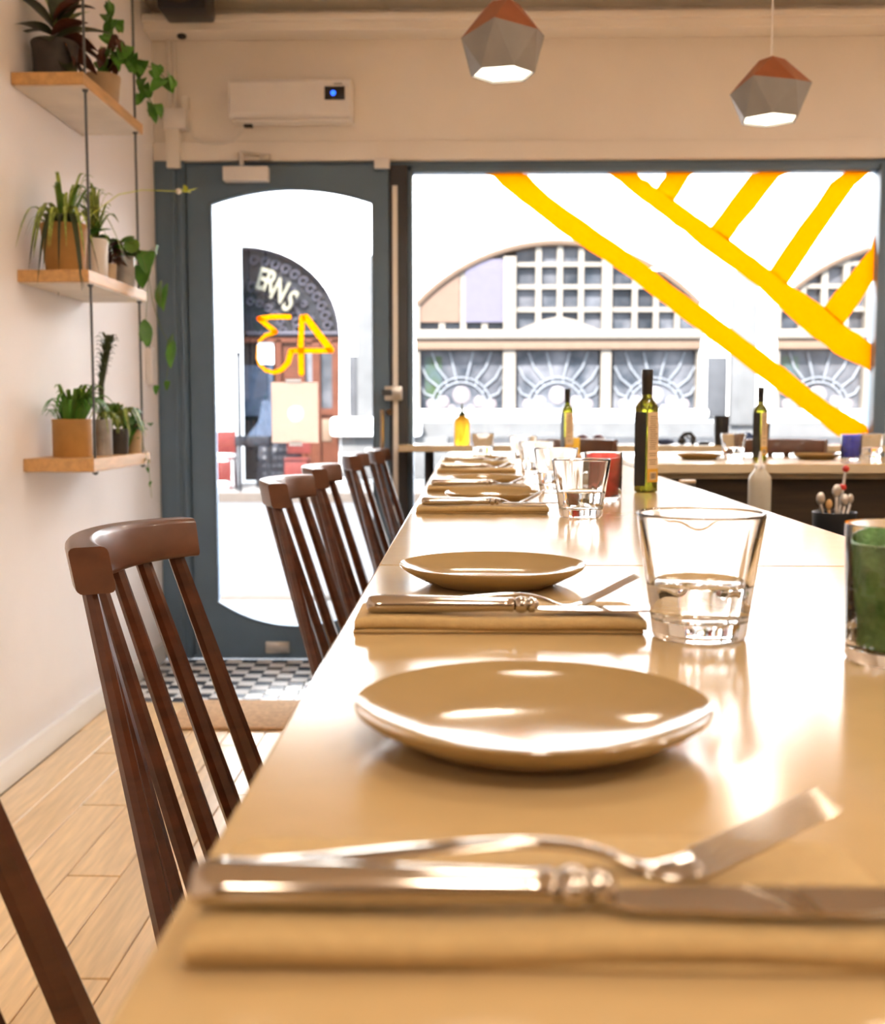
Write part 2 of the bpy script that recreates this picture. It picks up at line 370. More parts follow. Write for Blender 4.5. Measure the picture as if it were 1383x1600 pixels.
def pxbox(b, x0, y0, x1, y1, Y, dy, bev=0, back=True):
    a = at(x0, y1, Y); c = at(x1, y0, Y); b.box((a.x, Y, a.z), (c.x, Y+dy, c.z), bev); return b
q = at(462, 646, FY+.012); a = at(425, 692, FY+.013); c = at(497, 597, FY+.013)
disc = [(q.x+.036*math.cos(2*PI*i/24), q.z+.036*math.sin(2*PI*i/24)) for i in range(24)]
nt_ = MB().prism([(a.x, a.z), (c.x, a.z), (c.x, c.z), (a.x, c.z)], [disc], XZ, FY+.013, FY+.015).build('paper_notice', mt['paperfilm'], ang=0)
tag(nt_, 'pale pink paper notice with a lilac disc taped to the door glass', 'notice')
MB().prism(disc, [], XZ, FY+.0135, FY+.0145).build('printed_disc', mt['paperfilm2'], nt_, ang=0)
pxbox(MB(), 446, 592, 470, 600, FY+.011, .002).build('tape', mt['tape'], nt_); pxbox(MB(), 452, 689, 472, 697, FY+.011, .002).build('tape', mt['tape'], nt_)
# door furniture
pxbox(MB(), 601, 603, 628, 626, FY-.05, .05, .004).build('rim_lock', mt['steel2'], d1)
pxbox(MB(), 596, 609, 612, 618, FY-.075, .04, .006).build('lock_knob', mt['frame2'], d1)
h = MB(); a = at(597, 641, FY-.05); c = at(597, 705, FY-.05)
h.tube([(a.x, FY-.006, a.z), (a.x, FY-.05, a.z), (c.x, FY-.05, c.z), (c.x, FY-.006, c.z)], .010, 10); h.build('pull_handle', mt['steel'], leaf)
a = at(608, 644, FY-.05); MB().tube([(a.x, FY-.006, a.z), (a.x, FY-.03, a.z)], .014, 12).build('lock_cylinder', mt['steel'], leaf)
pxbox(MB(), 415, 1003, 452, 1021, FY-.014, .012, .003).build('letter_plate', mt['steel2'], leaf)
# centre mullion and metal edge strip
mu = struct(MB().box((xm0+.004, FY-.01, 0), (xm1, FY+.10, ztop-.02), .005).build('trim_3', mt['frame2']))
a = at(613, 290, FY-.012); c = at(621, 290, FY-.012)
MB().box((a.x, FY-.016, .02), (c.x, FY-.008, a.z), .001).build('metal_strip', mt['trim'], mu)
a = at(637, 300, FY).x
# shop window
zs = .34
wn = MB()
wn.box((xm1, FY, zs-.05), (xwr+.06, FY+.1, zs), .004); wn.box((xwr, FY-.01, 0), (xwr+.055, FY+.1, ztop-.02), .004)
wn.box((xm1, FY+.01, zs), (xm1+.022, FY+.09, ztop-.02), .004); wn.box((xm1, FY+.01, ztop-.045), (xwr, FY+.09, ztop-.02), .004)
wn.box((xm1, FY+.02, 0), (xwr, FY+.08, zs-.05))
w1 = struct(wn.build('window_1', mt['frame']))
MB().box((xm1+.02, FY+.048, zs), (xwr, FY+.053, ztop-.04)).build('window_glass', mt['glass_pane'], w1, ang=0)
MY = FY+.044
def mp(l): return [(min(at(a, c, MY).x, xwr), min(at(a, c, MY).z, ztop-.044)) for a, c in l]
def wob(l, amp=1.3, n=5):
    out = []
    for p, q in zip(l, l[1:]):
        for t in range(n):
            f = t/n; j = amp if 0 < t else 0
            out.append((p[0]+(q[0]-p[0])*f+random.uniform(-j, j), p[1]+(q[1]-p[1])*f+random.uniform(-j, j)))
    return out+[l[-1]]
S1 = wob([(803, 252), (860, 308), (990, 400), (1085, 471), (1187, 546), (1235, 582), (1295, 630), (1369, 673)]) + [(1369, 682)] + wob([(1310, 682), (1235, 624), (1148, 558), (1079, 507), (985, 434), (885, 368), (815, 315), (743, 252)])
S2 = wob([(976, 252), (1000, 275), (1025, 293), (1054, 313), (1112, 355), (1141, 375), (1204, 422), (1232, 443), (1289, 480), (1319, 507), (1374, 545)]) + wob([(1374, 584), (1304, 552), (1244, 504), (1184, 447), (1112, 396), (1040, 339), (980, 294), (930, 252)])
B = [[(1053, 252), (1093, 252), (1053, 315), (1026, 294)], [(1189, 252), (1236, 252), (1139, 377), (1110, 355)], [(1322, 252), (1362, 252), (1230, 445), (1203, 422)], [(1380, 366), (1380, 418), (1317, 508), (1287, 481)]]
for i, s in enumerate([S1, S2]):
    MB().prism(mp(s), [], XZ, MY, MY+.002).build('painted_stripe', mt['yellow'], w1, ang=0)
for i, s in enumerate(B):
    MB().prism(mp(wob(s[:2], 0, 1)+wob(s[1:3])[1:]+wob(s[2:4], 0, 1)[1:]+wob([s[3], s[0]])[1:-1]), [], XZ, MY-.001, MY+.001).build('painted_stripe', mt['yellow'], w1, ang=0)

# door closer, contact, heater, trunking on the front wall
t = thing('door_closer', 'white box door closer with bent metal arm at top of the door', 'door closer', (0, FY, 0))
def pb(x0, y0, x1, y1, Y, dy, name, m, par, bev=.003):
    a = at(x0, y1, Y); c = at(x1, y0, Y); return MB().box((a.x, Y-FY, a.z), (c.x, Y+dy-FY, c.z), bev).build(name, m, par)
pb(348, 259, 418, 282, FY-.06, .055, 'closer_body', mt['white'], t)
a = at(378, 258, FY-.04); c = at(375, 238, FY-.05); e = at(414, 243, FY-.025)
MB().tube([(a.x, -.04, a.z), (c.x, -.05, c.z)], .011, 10).build('spindle', mt['steel2'], t)
MB().tube([(c.x, -.05, c.z), (e.x, -.025, e.z)], .007, 8).build('arm', mt['steel2'], t)
pb(405, 240, 421, 250, FY-.04, .022, 'arm_bracket', mt['steel2'], t)
t = tag(MB().box((0, 0, 0), (at(609, 250, FY-.03).x-at(585, 250, FY-.03).x, .03, .042), .004).build('door_contact', mt['white'], None, (at(585, 264, FY-.03).x, FY-.048, at(585, 264, FY-.03).z)), 'small white contact block above the door lock side', 'contact')
Y = FY-.12; a = at(357, 189, Y); c = at(548, 121, Y)
t = thing('wall_heater', 'white slim wall heater with dark display above the door', 'heater', ((a.x+c.x)/2, FY, a.z))
w, hh = (c.x-a.x)/2, c.z-a.z
hb = MB(); prof = [(0, .006), (-.10, .012), (-.118, .03), (-.122, .06), (-.120, hh-.012), (-.108, hh), (0, hh)]
hb.prism(prof, [], lambda y, z, x: (x, y, z), -w, w); o = hb.build('body', mt['white'], t); bm_ = o.modifiers.new('bevel', 'BEVEL'); bm_.width = .008; bm_.segments = 3
MB().box((-w+.01, -.112, .002), (w-.01, -.03, .010), .003).build('outlet_grille', mt['trim'], t)
sx0, sx1 = at(507, 145, Y).x-(a.x+c.x)/2, at(539, 145, Y).x-(a.x+c.x)/2; sz0, sz1 = at(520, 156, Y).z-a.z, at(520, 135, Y).z-a.z
sc = MB().box((sx0, -.1235, sz0), (sx1, -.119, sz1), .001).build('display', mt['screen'], t)
bl = MB().sphere(((sx0+sx1)/2-.006, -.1235, (sz0+sz1)/2), .0105, 12, 8, (1, .15, 1)).build('display_light', mt['blueled'], sc)
MB().box((w-.07, -.1225, hh-.028), (w-.035, -.119, hh-.022)).build('badge', mt['grey'], t)
MB().box((-w+.05, -.06, -.008), (-w+.085, -.03, .006), .002).build('cable_gland', mt['cap'], t)
cb = MB(); p = [at(382, 190, FY-.03), at(378, 205, FY-.01), at(368, 221, FY-.006), at(350, 226, FY-.006), at(318, 224, FY-.024), at(303, 215, FY-.006), at(298, 190, FY-.006)]
tag(cb.tube([(v.x, y, v.z) for v, y in zip(p, (FY-.04, FY-.01, FY-.024, FY-.024, FY-.024, FY-.008, FY-.008))], .004, 6).build('heater_cable', mt['trim']), 'thin pale cable looping from the wall heater to the corner', 'cable')
t = thing('cable_trunking', 'white conduit with junction box running up the front corner', 'conduit', (0, FY, 0))
Y = FY-.03
pb(260, 198, 279, 262, FY-.05, .032, 'trunk', mt['trim'], t); pb(256, 168, 289, 201, FY-.055, .055, 'junction_box', mt['white'], t)
for q in (264, 272):
    a = at(q, 170, Y); c = at(q, 49, FY-.05); MB().tube([(a.x, -.02, a.z), (a.x, -.02, 2.655)], .007, 8).build('pipe', mt['trim'], t)
pb(283, 150, 294, 172, FY-.03, .03, 'clip', mt['trim'], t)
t = tag(MB().box((-.012, -.025, -.075), (.016, .025, .075), .005).build('wall_sensor', mt['white'], None, (LX+.012, 4.66, at(266, 572, 4.66).z)), 'tall white sensor unit on the left wall beside the door frame', 'sensor')
a = at(290, 10, 4.45)
vt = thing('ceiling_speaker', 'dark speaker box fixed to the ceiling in the far left corner', 'speaker', (at(291, 10, 4.56).x, 4.56, CH))
MB().box((-.095, -.09, -.118), (.095, .09, 0), .012).build('housing', mt['black'], vt)
MB().tube([(-.06, -.094, -.075), (.0, -.10, -.09), (.07, -.094, -.072)], .012, 8).build('bracket', mt['darkw'], vt)
tag(MB().sphere((0, 0, 0), .02, 12, 8, (1, 1, .6)).build('ceiling_spot', mt['cap'], None, (at(283, 54, FY-.1).x, FY-.09, at(283, 54, FY-.1).z-.004)), 'tiny black sensor under the beam above the conduit', 'sensor')

# ================================================================== street and pub opposite
struct(MB().box((-14, FY+.2, -.25), (18, 6.6, -.03)).build('pavement', mt['pave']))
struct(MB().box((-30, 6.6, -.3), (30, 15.1, -.12)).build('road', mt['road']))
kb = MB()
for i in range(16):
    pass
ks = struct(MB().box((-14, 6.55, -.3), (18, 6.70, -.02), .01).build('kerb', mt['kerb']))
FA = 17.3
fp = struct(MB().box((-30, 15.1, -.3), (30, FA+.2, 0.0)).build('pavement', mt['pave']))
MB().box((-30, 15.0, -.3), (30, 15.12, .005), .01).build('kerb', mt['kerb'], fp)
pub = thing('pub_building', 'white pub across the street with arched stained glass windows', 'building', (0, FA, 0))
def fa(px, py, Y=FA): v = at(px, py, Y); return (v.x, v.z)
wx0, wx1 = fa(650, 480)[0], fa(1095, 480)[0]
shift = fa(1215, 500)[0] - wx0
zsp, zap = fa(650, 474)[1], fa(872, 376)[1]
ztr0, ztr1 = fa(872, 546)[1], fa(872, 515)[1]
zlo = fa(872, 640)[1]
def win_outline(dx): return [(wx0+dx, zlo), (wx1+dx, zlo)] + [(x+dx, z) for x, z in arcpts(wx0, wx1, zsp, zap, 24)[::-1]]
lcx = fa(383, 525)[0]; lz0 = fa(430, 522)[1]; lrx = fa(531, 522)[0]-lcx; lrz = fa(383, 385)[1]-lz0
dxr = fa(529, 600)[0]; dxl = 2*lcx-dxr
dhole = [(dxl, 0.02), (dxr, 0.02)] + fan(lcx, lz0, lrx, 0, PI, 24, lrz)
MB().prism([(-12, 0), (14, 0), (14, 9.5), (-12, 9.5)], [win_outline(0), win_outline(shift), win_outline(2*shift), dhole], lambda x, z, y: (x, y, z), 0, .35).build('facade_wall', mt['facade'], pub, ang=0)
MB().box((-12, .36, 0), (14, .5, 9.5)).build('back_wall', mt['pubd'], pub)
def pxb(b, x0, y0, x1, y1, d0, d1, dx=0, bev=0):
    a = fa(x0, y1); c = fa(x1, y0); b.box((a[0]+dx, d0, a[1]), (c[0]+dx, d1, c[1]), bev); return b
pane_m = {}
def cell(par, x0, y0, x1, y1, dx, m):
    pxb(MB(), x0, y0, x1, y1, .20, .215, dx).build('pane', m, par, ang=0)
def pub_window(dx, posters):
    f = MB()
    arc = arcpts(wx0, wx1, zsp, zap, 24)
    f.tube([(x+dx, .06, z) for x, z in arc], .07, 8)
    fr_ = f.build('arched_window', mt['peach'], pub)
    b = MB()
    for x0, x1 in ((786, 807), (939, 958), (650, 656), (1088, 1095)): pxb(b, x0, 400, x1, 640, .02, .2, dx, .01)
    for k_ in range(3):
        base = 656 + 151.5*k_
        for j in range(1, 4): pxb(b, base+1+33.5*j-5, 378 if k_ == 1 else 400, base+1+33.5*j+5, 516, .08, .2, dx)
    for yy in (412, 447, 483): pxb(b, 652, yy-4, 1093, yy+4, .09, .19, dx)
    b.build('glazing_bar', mt['cream'], fr_, ang=0)
    # trim the pane to the arch: panes stand behind the wall opening
    for k_ in range(3):
        base = 656 + 151.5*k_
        for j in range(4):
            for (y0, y1) in ((372, 410), (412, 446), (448, 482), (484, 516)):
                if y0 == 372 and k_ != 1: 
                    if not (k_ == 0 and j == 3 or k_ == 2 and j == 0): continue
                cell(fr_, base+33.5*j, y0, base+33.5*(j+1), y1, dx, mt['pane'])
    t_ = MB(); pxb(t_, 648, 515, 1097, 530, -.10, .2, dx, .02); t_.build('transom', mt['cream'], fr_)
    t_ = MB(); pxb(t_, 650, 530, 1095, 546, -.04, .2, dx, .01); t_.build('transom', mt['peach'], fr_, label='peach lower rail')
    pd = MB(); A = [fa(806, 517), fa(940, 517), fa(900, 500), fa(874, 494), fa(846, 500)]
    pd.prism([(x+dx, z) for x, z in A], [], XZ, .0, .12); pd.build('pediment', mt['cream'], fr_, ang=0)
    for k_ in range(3):
        x0, x1 = 656+152*k_, 786+152*k_
        p_ = pxb(MB(), x0, 546, x1, 640, .20, .215, dx).build('stained_pane', mt['pane'], fr_, ang=0)
        if k_ == 0: pxb(MB(), x0+8, 556, x0+34, 622, .193, .199, dx).build('green_glass', mt['paneg'], fr_, ang=0)
        cx, cz = fa((x0+x1)/2, 634); cx += dx; u = fa(x1, 600)[0]-fa(x0, 600)[0]
        c_ = MB()
        for rr in (.30, .36): c_.tube([(cx+u*rr*math.cos(PI*i/16), .17, cz+u*rr*.95*math.sin(PI*i/16)) for i in range(17)], .014, 6)
        for i in range(8):
            a_ = PI*(i+.5)/8
            c_.tube([(cx+u*.30*math.cos(a_), .17, cz+u*.29*math.sin(a_)), (cx+u*.36*math.cos(a_), .17, cz+u*.35*math.sin(a_))], .012, 5)
        for i, a_ in enumerate((.10, .22, .34, .44, .56, .66, .78, .90)):
            a_ *= PI; s_ = 1 if math.cos(a_) > 0 else -1; top = fa(x0, 549)[1]
            e = (cx+u*.75*math.cos(a_), cz+u*.75*math.sin(a_))
            ex = max(min(e[0], cx+u*.49), cx-u*.49); ez = min(e[1], top)
            st = (cx+u*.37*math.cos(a_), cz+u*.36*math.sin(a_)); md = ((st[0]+ex)/2, (st[1]+ez)/2+.0)
            md = (md[0]+.03*s_, md[1]-.03) if abs(math.cos(a_)) > .3 else md
            c_.tube([(st[0], .17, st[1]), (md[0], .17, md[1]), (ex, .17, ez)], .017, 6)
        c_.build('lead_tracery', mt['lead'], fr_)
        ro = MB()
        for (qx, qy, r_) in ((0, .13, .11), (-.22, .05, .075), (.22, .05, .075), (-.36, .02, .07), (.36, .02, .07), (-.30, -.03, .045), (.30, -.03, .045), (-.12, -.03, .045), (.12, -.03, .045)):
            ro.sphere((cx+u*qx, .185, cz+u*qy), u*r_, 12, 6, (1, .12, 1))
        ro.build('roundel', mt['rose'], fr_)
    s_ = MB(); pxb(s_, 640, 640, 1105, 652, -.12, .3, dx, .02); s_.build('sill', mt['facade'], fr_)
    if posters:
        pxb(MB(), 653, 410, 718, 503, .06, .075, dx).build('poster', mt['posto'], fr_, ang=0, label='plain orange poster')
        pxb(MB(), 727, 404, 791, 503, .05, .065, dx).build('poster', mt['postl'], fr_, ang=0, label='plain lavender poster')
pub_window(0, True); pub_window(shift, False); pub_window(2*shift, False)
pxb(MB(), 1138, 425, 1182, 664, -.14, .02, 0, .01).build('pilaster', mt['stone2'], pub)
pxb(MB(), 1103, 558, 1136, 655, -.05, .02, 0, .01).build('stone_panel', mt['stone'], pub)
pxb(MB(), 560, 400, 582, 660, -.14, .02, 0, .01).build('pilaster', mt['stone2'], pub)
pxb(MB(), 546, 556, 560, 655, -.05, .02, 0, .01).build('stone_panel', mt['stone'], pub)
pxb(MB(), 520, 652, 660, 682, -.35, .02, 0, .06).build('stone_ledge', mt['facade'], pub)
pxb(MB(), 536, 682, 700, 745, -.18, .02, 0, .01).build('plinth', mt['stone2'], pub)
pxb(MB(), 640, 660, 1500, 683, -.06, .02).build('plinth', mt['stone2'], pub, label='pale grey stone band')
pxb(MB(), 640, 684, 1500, 694, -.09, .02).build('plinth', mt['stone'], pub, label='darker grey stone band')
a = fa(300, 200); c = fa(374, 200)
MB().box((a[0]-3, -.9, 0), (c[0], .02, 9.5)).build('porch_pier', mt['facade'], pub)
# fanlight and pub door
fl_ = MB().prism([(lcx-lrx, lz0)] + [(lcx+lrx, lz0)] + fan(lcx, lz0, lrx, 0, PI, 24, lrz)[1:-1], [], XZ, .22, .24).build('fanlight', mt['pubd'], pub, ang=0)
s_ = MB()
s_.tube([(x, .14, z) for x, z in fan(lcx, lz0, lrx*.985, 0, PI/2+.2, 20, lrz*.985)], .025, 6)
for i in range(11):
    a_ = .12 + .135*i
    for rr, sz in ((.86, .075), (.55, .085), (.70, .05) if i % 2 else (.38, .06)):
        x, z = lcx+lrx*rr*math.cos(a_), lz0+lrz*rr*math.sin(a_)
        s_.tube([(x+sz*math.cos(2*PI*q/9)*(1-.05*q), .17, z+sz*math.sin(2*PI*q/9)*(1-.05*q)) for q in range(10)], .018, 5)
s_.tube([(lcx, .16, lz0+.02), (lcx+lrx*.98, .16, lz0+.02)], .035, 6)
s_.build('iron_scroll', mt['scroll'], fl_)
for chx, pos, rot, size in (('E', (408, 437), -.28, .36), ('R', (421, 441), -.36, .36), ('N', (436, 455), -.48, .37), ('S', (452, 471), -.62, .37)):
    cu = bpy.data.curves.new('sign_letter', 'FONT'); cu.body = chx; cu.size = size*1.30; cu.extrude = .03; cu.offset = .010; cu.align_x = 'CENTER'; cu.align_y = 'CENTER'
    tmp = bpy.data.objects.new('tmp', cu); C.objects.link(tmp)
    bpy.context.view_layer.update()
    me = bpy.data.meshes.new_from_object(tmp.evaluated_get(bpy.context.evaluated_depsgraph_get())); bpy.data.objects.remove(tmp)
    me.materials.clear(); me.materials.append(mt['letter'])
    q = fa(*pos); o = obj('sign_letter', me, fl_, (q[0], .06, q[1])); o.rotation_euler = (PI/2, 0, 0); o.rotation_euler = (Matrix.Rotation(-rot, 3, 'Y') @ Matrix.Rotation(PI/2, 3, 'X')).to_euler(); o.scale = (.60, 1, 1)
pd_ = pxb(MB(), 376, 527, 529, 534, .12, .24).build('pub_door', mt['pub'], pub)
for x0, x1 in ((430, 437), (464, 474), (488, 498), (519, 529)): pxb(MB(), x0, 530, x1, 745, .12, .24).build('door_post', mt['pub'], pd_)
for x0, x1 in ((437, 464), ): pxb(MB(), x0, 530, x1, 745, .19, .22).build('door_panel', mt['pub'], pd_)
for x0, x1 in ((474, 488), (498, 519)):
    pxb(MB(), x0, 547, x1, 640, .2, .22).build('door_pane', mt['pane'], pd_); pxb(MB(), x0, 646, x1, 745, .18, .22).build('door_panel', mt['pub'], pd_)
    pxb(MB(), x0, 534, x1, 547, .16, .22).build('door_panel', mt['pub'], pd_); pxb(MB(), x0, 638, x1, 648, .14, .22).build('door_rail', mt['pub'], pd_)
    pxb(MB(), x0+3, 655, x1-3, 690, .165, .185, 0, .005).build('door_panel', mt['peach'], pd_)
pxb(MB(), 376, 570, 423, 650, .20, .22).build('door_pane', mt['pubblue'], pd_)
pxb(MB(), 400, 534, 424, 568, .18, .2).build('door_panel', mt['facade'], pd_)
# pavement things outside the pub
def base(px, Y, z=0.0): return Vector((at(px, 646, Y).x, Y, z))
t = thing('chalkboard_sign', 'dark folding chalkboard sign with white scrawl outside the brown pub door', 'sign', base(436, 16.2))
ab = MB().prism([(-.32, .02), (.32, .02), (.28, 1.02), (-.26, 1.02)], [], lambda x, z, y: (x, y+z*.18, z), -.18, -.15).build('board', mt['chalk'], t, ang=0)
MB().prism([(-.32, .02), (.32, .02), (.28, 1.02), (-.26, 1.02)], [], lambda x, z, y: (x, y-z*.16, z), .2, .225).build('back_board', mt['pubd'], t, ang=0)
for i in range(7):
    z = .90-.115*i; n = MB(); xx = -.22
    while xx < .2:
        l_ = random.uniform(.03, .09); n.box((xx, -.187+z*.18, z-.022), (xx+l_, -.18+z*.18, z+.022)); xx += l_+.03
    n.build('chalk_line', mt['chalkw'], ab, ang=0)
t = thing('red_chair', 'red cafe chair beside the chalkboard sign', 'chair', base(464, 15.75))
for sx in (-.14, .14):
    for sy in (-.14, .14): MB().tube([(sx*1.1, sy*1.1, 0), (sx, sy, .42)], .014, 6).build('leg', mt['redfar'], t)
MB().box((-.17, -.17, .42), (.17, .17, .45), .01).build('seat', mt['redfar'], t); MB().box((-.17, .15, .5), (.17, .17, .82), .01).build('backrest', mt['redfar'], t); MB().box((-.16, -.16, .12), (.16, -.145, .40), .005).build('apron', mt['redfar'], t)
t2 = copy_tree(t); t2.location = base(346, 15.9); t2['label'] = 'red cafe chair at the left edge of the door glass'
t['group'] = t2['group'] = 'red chairs outside the pub'
t = thing('planter_stand', 'dark metal planter stand with open legs left of the chalkboard', 'planter', base(392, 15.6))
MB().box((-.20, -.16, .62), (.28, .16, .76), .01).build('box', mt['pubd'], t)
MB().prism([(-.04, .76), (.30, .76), (.32, 1.25), (.18, 1.25), (.12, .95)], [], XZ, -.1, .1).build('panel', mt['pubblue'], t)
for sx in (-.18, .24):
    for sy in (-.13, .13): MB().tube([(sx, sy, 0), (sx, sy, .64)], .016, 6).build('leg', mt['pubd'], t)
t = thing('street_pole', 'thin dark pole standing at the kerb seen through the door', 'pole', base(374, 15.3))
MB().tube([(0, 0, 0), (0, 0, 1.85)], .022, 8).build('shaft', mt['pubd'], t); MB().sphere((0, 0, 1.87), .035).build('finial', mt['pubd'], t)

# ================================================================== tables
TZ, TX0, TX1 = .905, -.098, .511
def table(y0, y1, label):
    t = thing('dining_table', label, 'table', ((TX0+TX1)/2, (y0+y1)/2, 0), 0, 'counter height tables set end to end')
    w, d = (TX1-TX0)/2, (y1-y0)/2
    MB().box((-w, -d, TZ-.030), (w, d, TZ), .0025, 2).build('tabletop', mt['table'], t, ang=20)
    MB().box((-w+.05, -d+.05, TZ-.055), (w-.05, d-.05, TZ-.030)).build('subtop', mt['darkw'], t)
    for sy in (-1, 1):
        MB().tube([(0.06, sy*(d-.3), .02), (0.06, sy*(d-.3), TZ-.05)], .032, 12).build('column', mt['black'], t)
        MB().lathe([(0, 0), (.19, 0), (.19, .008), (.05, .025), (.034, .05)], 24, (0.06, sy*(d-.3), 0)).build('foot', mt['black'], t)
    return t
table(-.35, 1.2165, 'cream topped table nearest the camera with two plates')
table(1.2185, 2.79, 'cream topped middle table with oil bottle and red glass')
table(2.792, 4.30, 'cream topped far table ending by the window bar')
# window bar
bz, by0 = at(800, 696, 4.5).z, 4.50
xb0 = at(621, 700, 4.5).x
t = thing('window_bar', 'long narrow cream window bar running under the shop window', 'bar', (xb0, by0, 0))
MB().box((0, 0, bz-.027), (xwr+.02-xb0, .30, bz), .004).build('bar_top', mt['table'], t, ang=20); MB().box((.006, -.0015, bz-.024), (xwr-xb0, .0, bz-.003)).build('front_edge', mt['tedge'], t)
for px in (671, 1015, 1300):
    MB().tube([(at(px, 700, 4.76).x-xb0, .265, 0.001), (at(px, 700, 4.76).x-xb0, .265, bz-.026)], .021, 12).build('leg', mt['black'], t)
# right hand counter table
ry0, ry1, rx0, rx1 = 3.72, 4.34, .56, 2.6
t = thing('side_table', 'long cream table with dark front panel at the right', 'table', (rx0, ry0, 0))
MB().box((0, 0, TZ-.032), (rx1-rx0, ry1-ry0, TZ), .003).build('tabletop', mt['table'], t, ang=20)
MB().box((.002, -.0015, TZ-.030), (rx1-rx0, 0, TZ-.004)).build('front_edge', mt['tedge'], t)
MB().box((.04, .05, TZ-.052), (rx1-rx0-.02, .09, TZ-.032)).build('apron', mt['tedge'], t)
MB().box((.02, .09, 0.0), (rx1-rx0-.02, .115, TZ-.032)).build('front_panel', mt['darkw'], t)
for xx in (.05, rx1-rx0-.08): MB().box((xx, .45, 0), (xx+.05, .5, TZ-.03)).build('leg', mt['black'], t)
# low service counter behind the long table
t = thing('service_counter', 'low dark service counter hidden behind the long table', 'counter', (.62, 2.75, 0))
MB().box((0, 0, 0), (1.9, .75, .70), .004).build('cabinet', mt['darkw'], t); MB().box((-.02, -.02, .70), (1.92, .77, .72), .003).build('worktop', mt['black'], t)

# ================================================================== chairs
def rail_mesh():
    b = MB(); n = 28; R = .295; half = .170; A = math.asin(half/R); rings = []
    for i in range(n+1):
        f = -1 + 2*i/n; a = A*f; e = abs(f)
        th = .030 + .012*e**3; hh = .056 - .005*e; ztop_ = -.003*e*e
        cx = -R*math.cos(a) + R*math.cos(A); cy = R*math.sin(a); nx, ny = math.cos(a), -math.sin(a)    # inward (to the table side at the ends)
        prof = []
        hw, hv, rr = th/2, hh/2, .007
        for (sx, sz) in ((1, 1), (-1, 1), (-1, -1), (1, -1)):
            a0 = {(1, 1): 0, (-1, 1): PI/2, (-1, -1): PI, (1, -1): 1.5*PI}[(sx, sz)]
            for q in range(4):
                aa = a0 + PI/2*q/3; prof.append((sx*(hw-rr)+rr*math.cos(aa), sz*(hv-rr)+rr*math.sin(aa)))
        lean = -.18
        rings.append(b._v([(cx + nx*(u+lean*v), cy + ny*(u+lean*v), ztop_-hv+v) for u, v in prof]))
    m = len(rings[0])
    for p, q in zip(rings, rings[1:]):
        for j in range(m): b.face([p[j], p[(j+1) % m], q[(j+1) % m], q[j]])
    b.face(rings[0]); b.face(rings[-1][::-1])
    return b, R, A
SEATZ, RAILZ, REC = .400, .932, .122
def make_chair():
    t = thing('stick_back_chair', 'x', 'chair', (0, 0, 0), 0, 'stick back chairs along the long table')
    b, R, A = rail_mesh()
    bmesh.ops.translate(b.bm, verts=b.bm.verts[:], vec=(0, 0, RAILZ))
    b.build('backrest_rail', mt['chair2'], t, ang=40)
    # six flat tapering spindles, spreading towards the seat
    for i in range(6):
        f = -.86 + 1.72*i/5; a = A*f
        top = Vector((-R*math.cos(a)+R*math.cos(A), R*math.sin(a), RAILZ-.046))
        bot = Vector((-.035*(1-f*f) + REC + .012, f*.282, SEATZ-.005))
        d = bot - top
        pts = [top + d*s for s in (0, .33, .66, 1)]
        MB().tube(pts, [.0120, .0142, .0168, .0165], 8, flat=.70, up=(math.cos(a)*1, -math.sin(a), 0)).build('spindle', mt['chair'], t, ang=25)
    # saddle seat
    out = []
    for i in range(36):
        a = 2*PI*i/36; cx, cy = math.cos(a), math.sin(a)
        out.append((.235*abs(cx)**.75*(1 if cx > 0 else -1)+.250, .255*abs(cy)**.6*(1 if cy > 0 else -1)))
    s = MB().prism(out, [], lambda x, y, z: (x, y, z), SEATZ-.034, SEATZ).build('seat', mt['chair2'], t, ang=30)
    md = s.modifiers.new('bevel', 'BEVEL'); md.width = .008; md.segments = 2; md.limit_method = 'ANGLE'
    legs = []
    for sx in (-1, 1):
        for sy in (-1, 1):
            p0 = Vector((.265+sx*.14, sy*.16, SEATZ-.03)); p1 = Vector((.265+sx*.20, sy*.215, 0)); legs.append((p0, p1))
            MB().tube([p0, p0.lerp(p1, .45), p1], [.013, .019, .012], 10).build('leg', mt['chair'], t)
    for sy in (0, 1):
        a, c = legs[sy], legs[2+sy]; MB().tube([a[0].lerp(a[1], .68), c[0].lerp(c[1], .68)], .010, 8).build('stretcher', mt['chair'], t)
    a, c = legs[0], legs[2]; d, e = legs[1], legs[3]
    MB().tube([a[0].lerp(a[1], .68).lerp(c[0].lerp(c[1], .68), .5), d[0].lerp(d[1], .68).lerp(e[0].lerp(e[1], .68), .5)], .010, 8).build('stretcher', mt['chair'], t)
    return t
ch0 = make_chair()
chairs = [(-.390, 1.345, -3, 'dark walnut chair second from the camera with whole curved rail in view'),
          (-.355, .60, 0, 'nearest dark walnut chair showing one spindle at the lower left corner'),
          (-.375, 2.43, -2, 'dark walnut chair third from the camera, before the door glass'),
          (-.375, 3.03, 0, 'dark walnut chair fourth from the camera, close behind the third'),
          (-.375, 3.93, 0, 'dark walnut chair fifth from the camera, near the door lock'),
          (-.335, 4.455, 0, 'farthest dark walnut chair along the long table beside the window bar')]
for i, (x, y, rz, lab) in enumerate(chairs):
    o = ch0 if i == 0 else copy_tree(ch0)
    o.location = (x, y, 0); o.rotation_euler = (0, 0, math.radians(rz)); o['label'] = lab
for px, y, lab in ((893, 4.40, 'walnut chair facing the camera at the far end of the long table'), (1222, 4.40, 'walnut chair tucked behind the right hand cream table')):
    o = copy_tree(ch0); o.location = (at(px, 690, y).x, y, .045); o.rotation_euler = (0, 0, -PI/2); o['label'] = lab; o['group'] = 'chairs with backs to the window'
    o.location.z = 0.0; o.scale = (1, 1, 1.042)

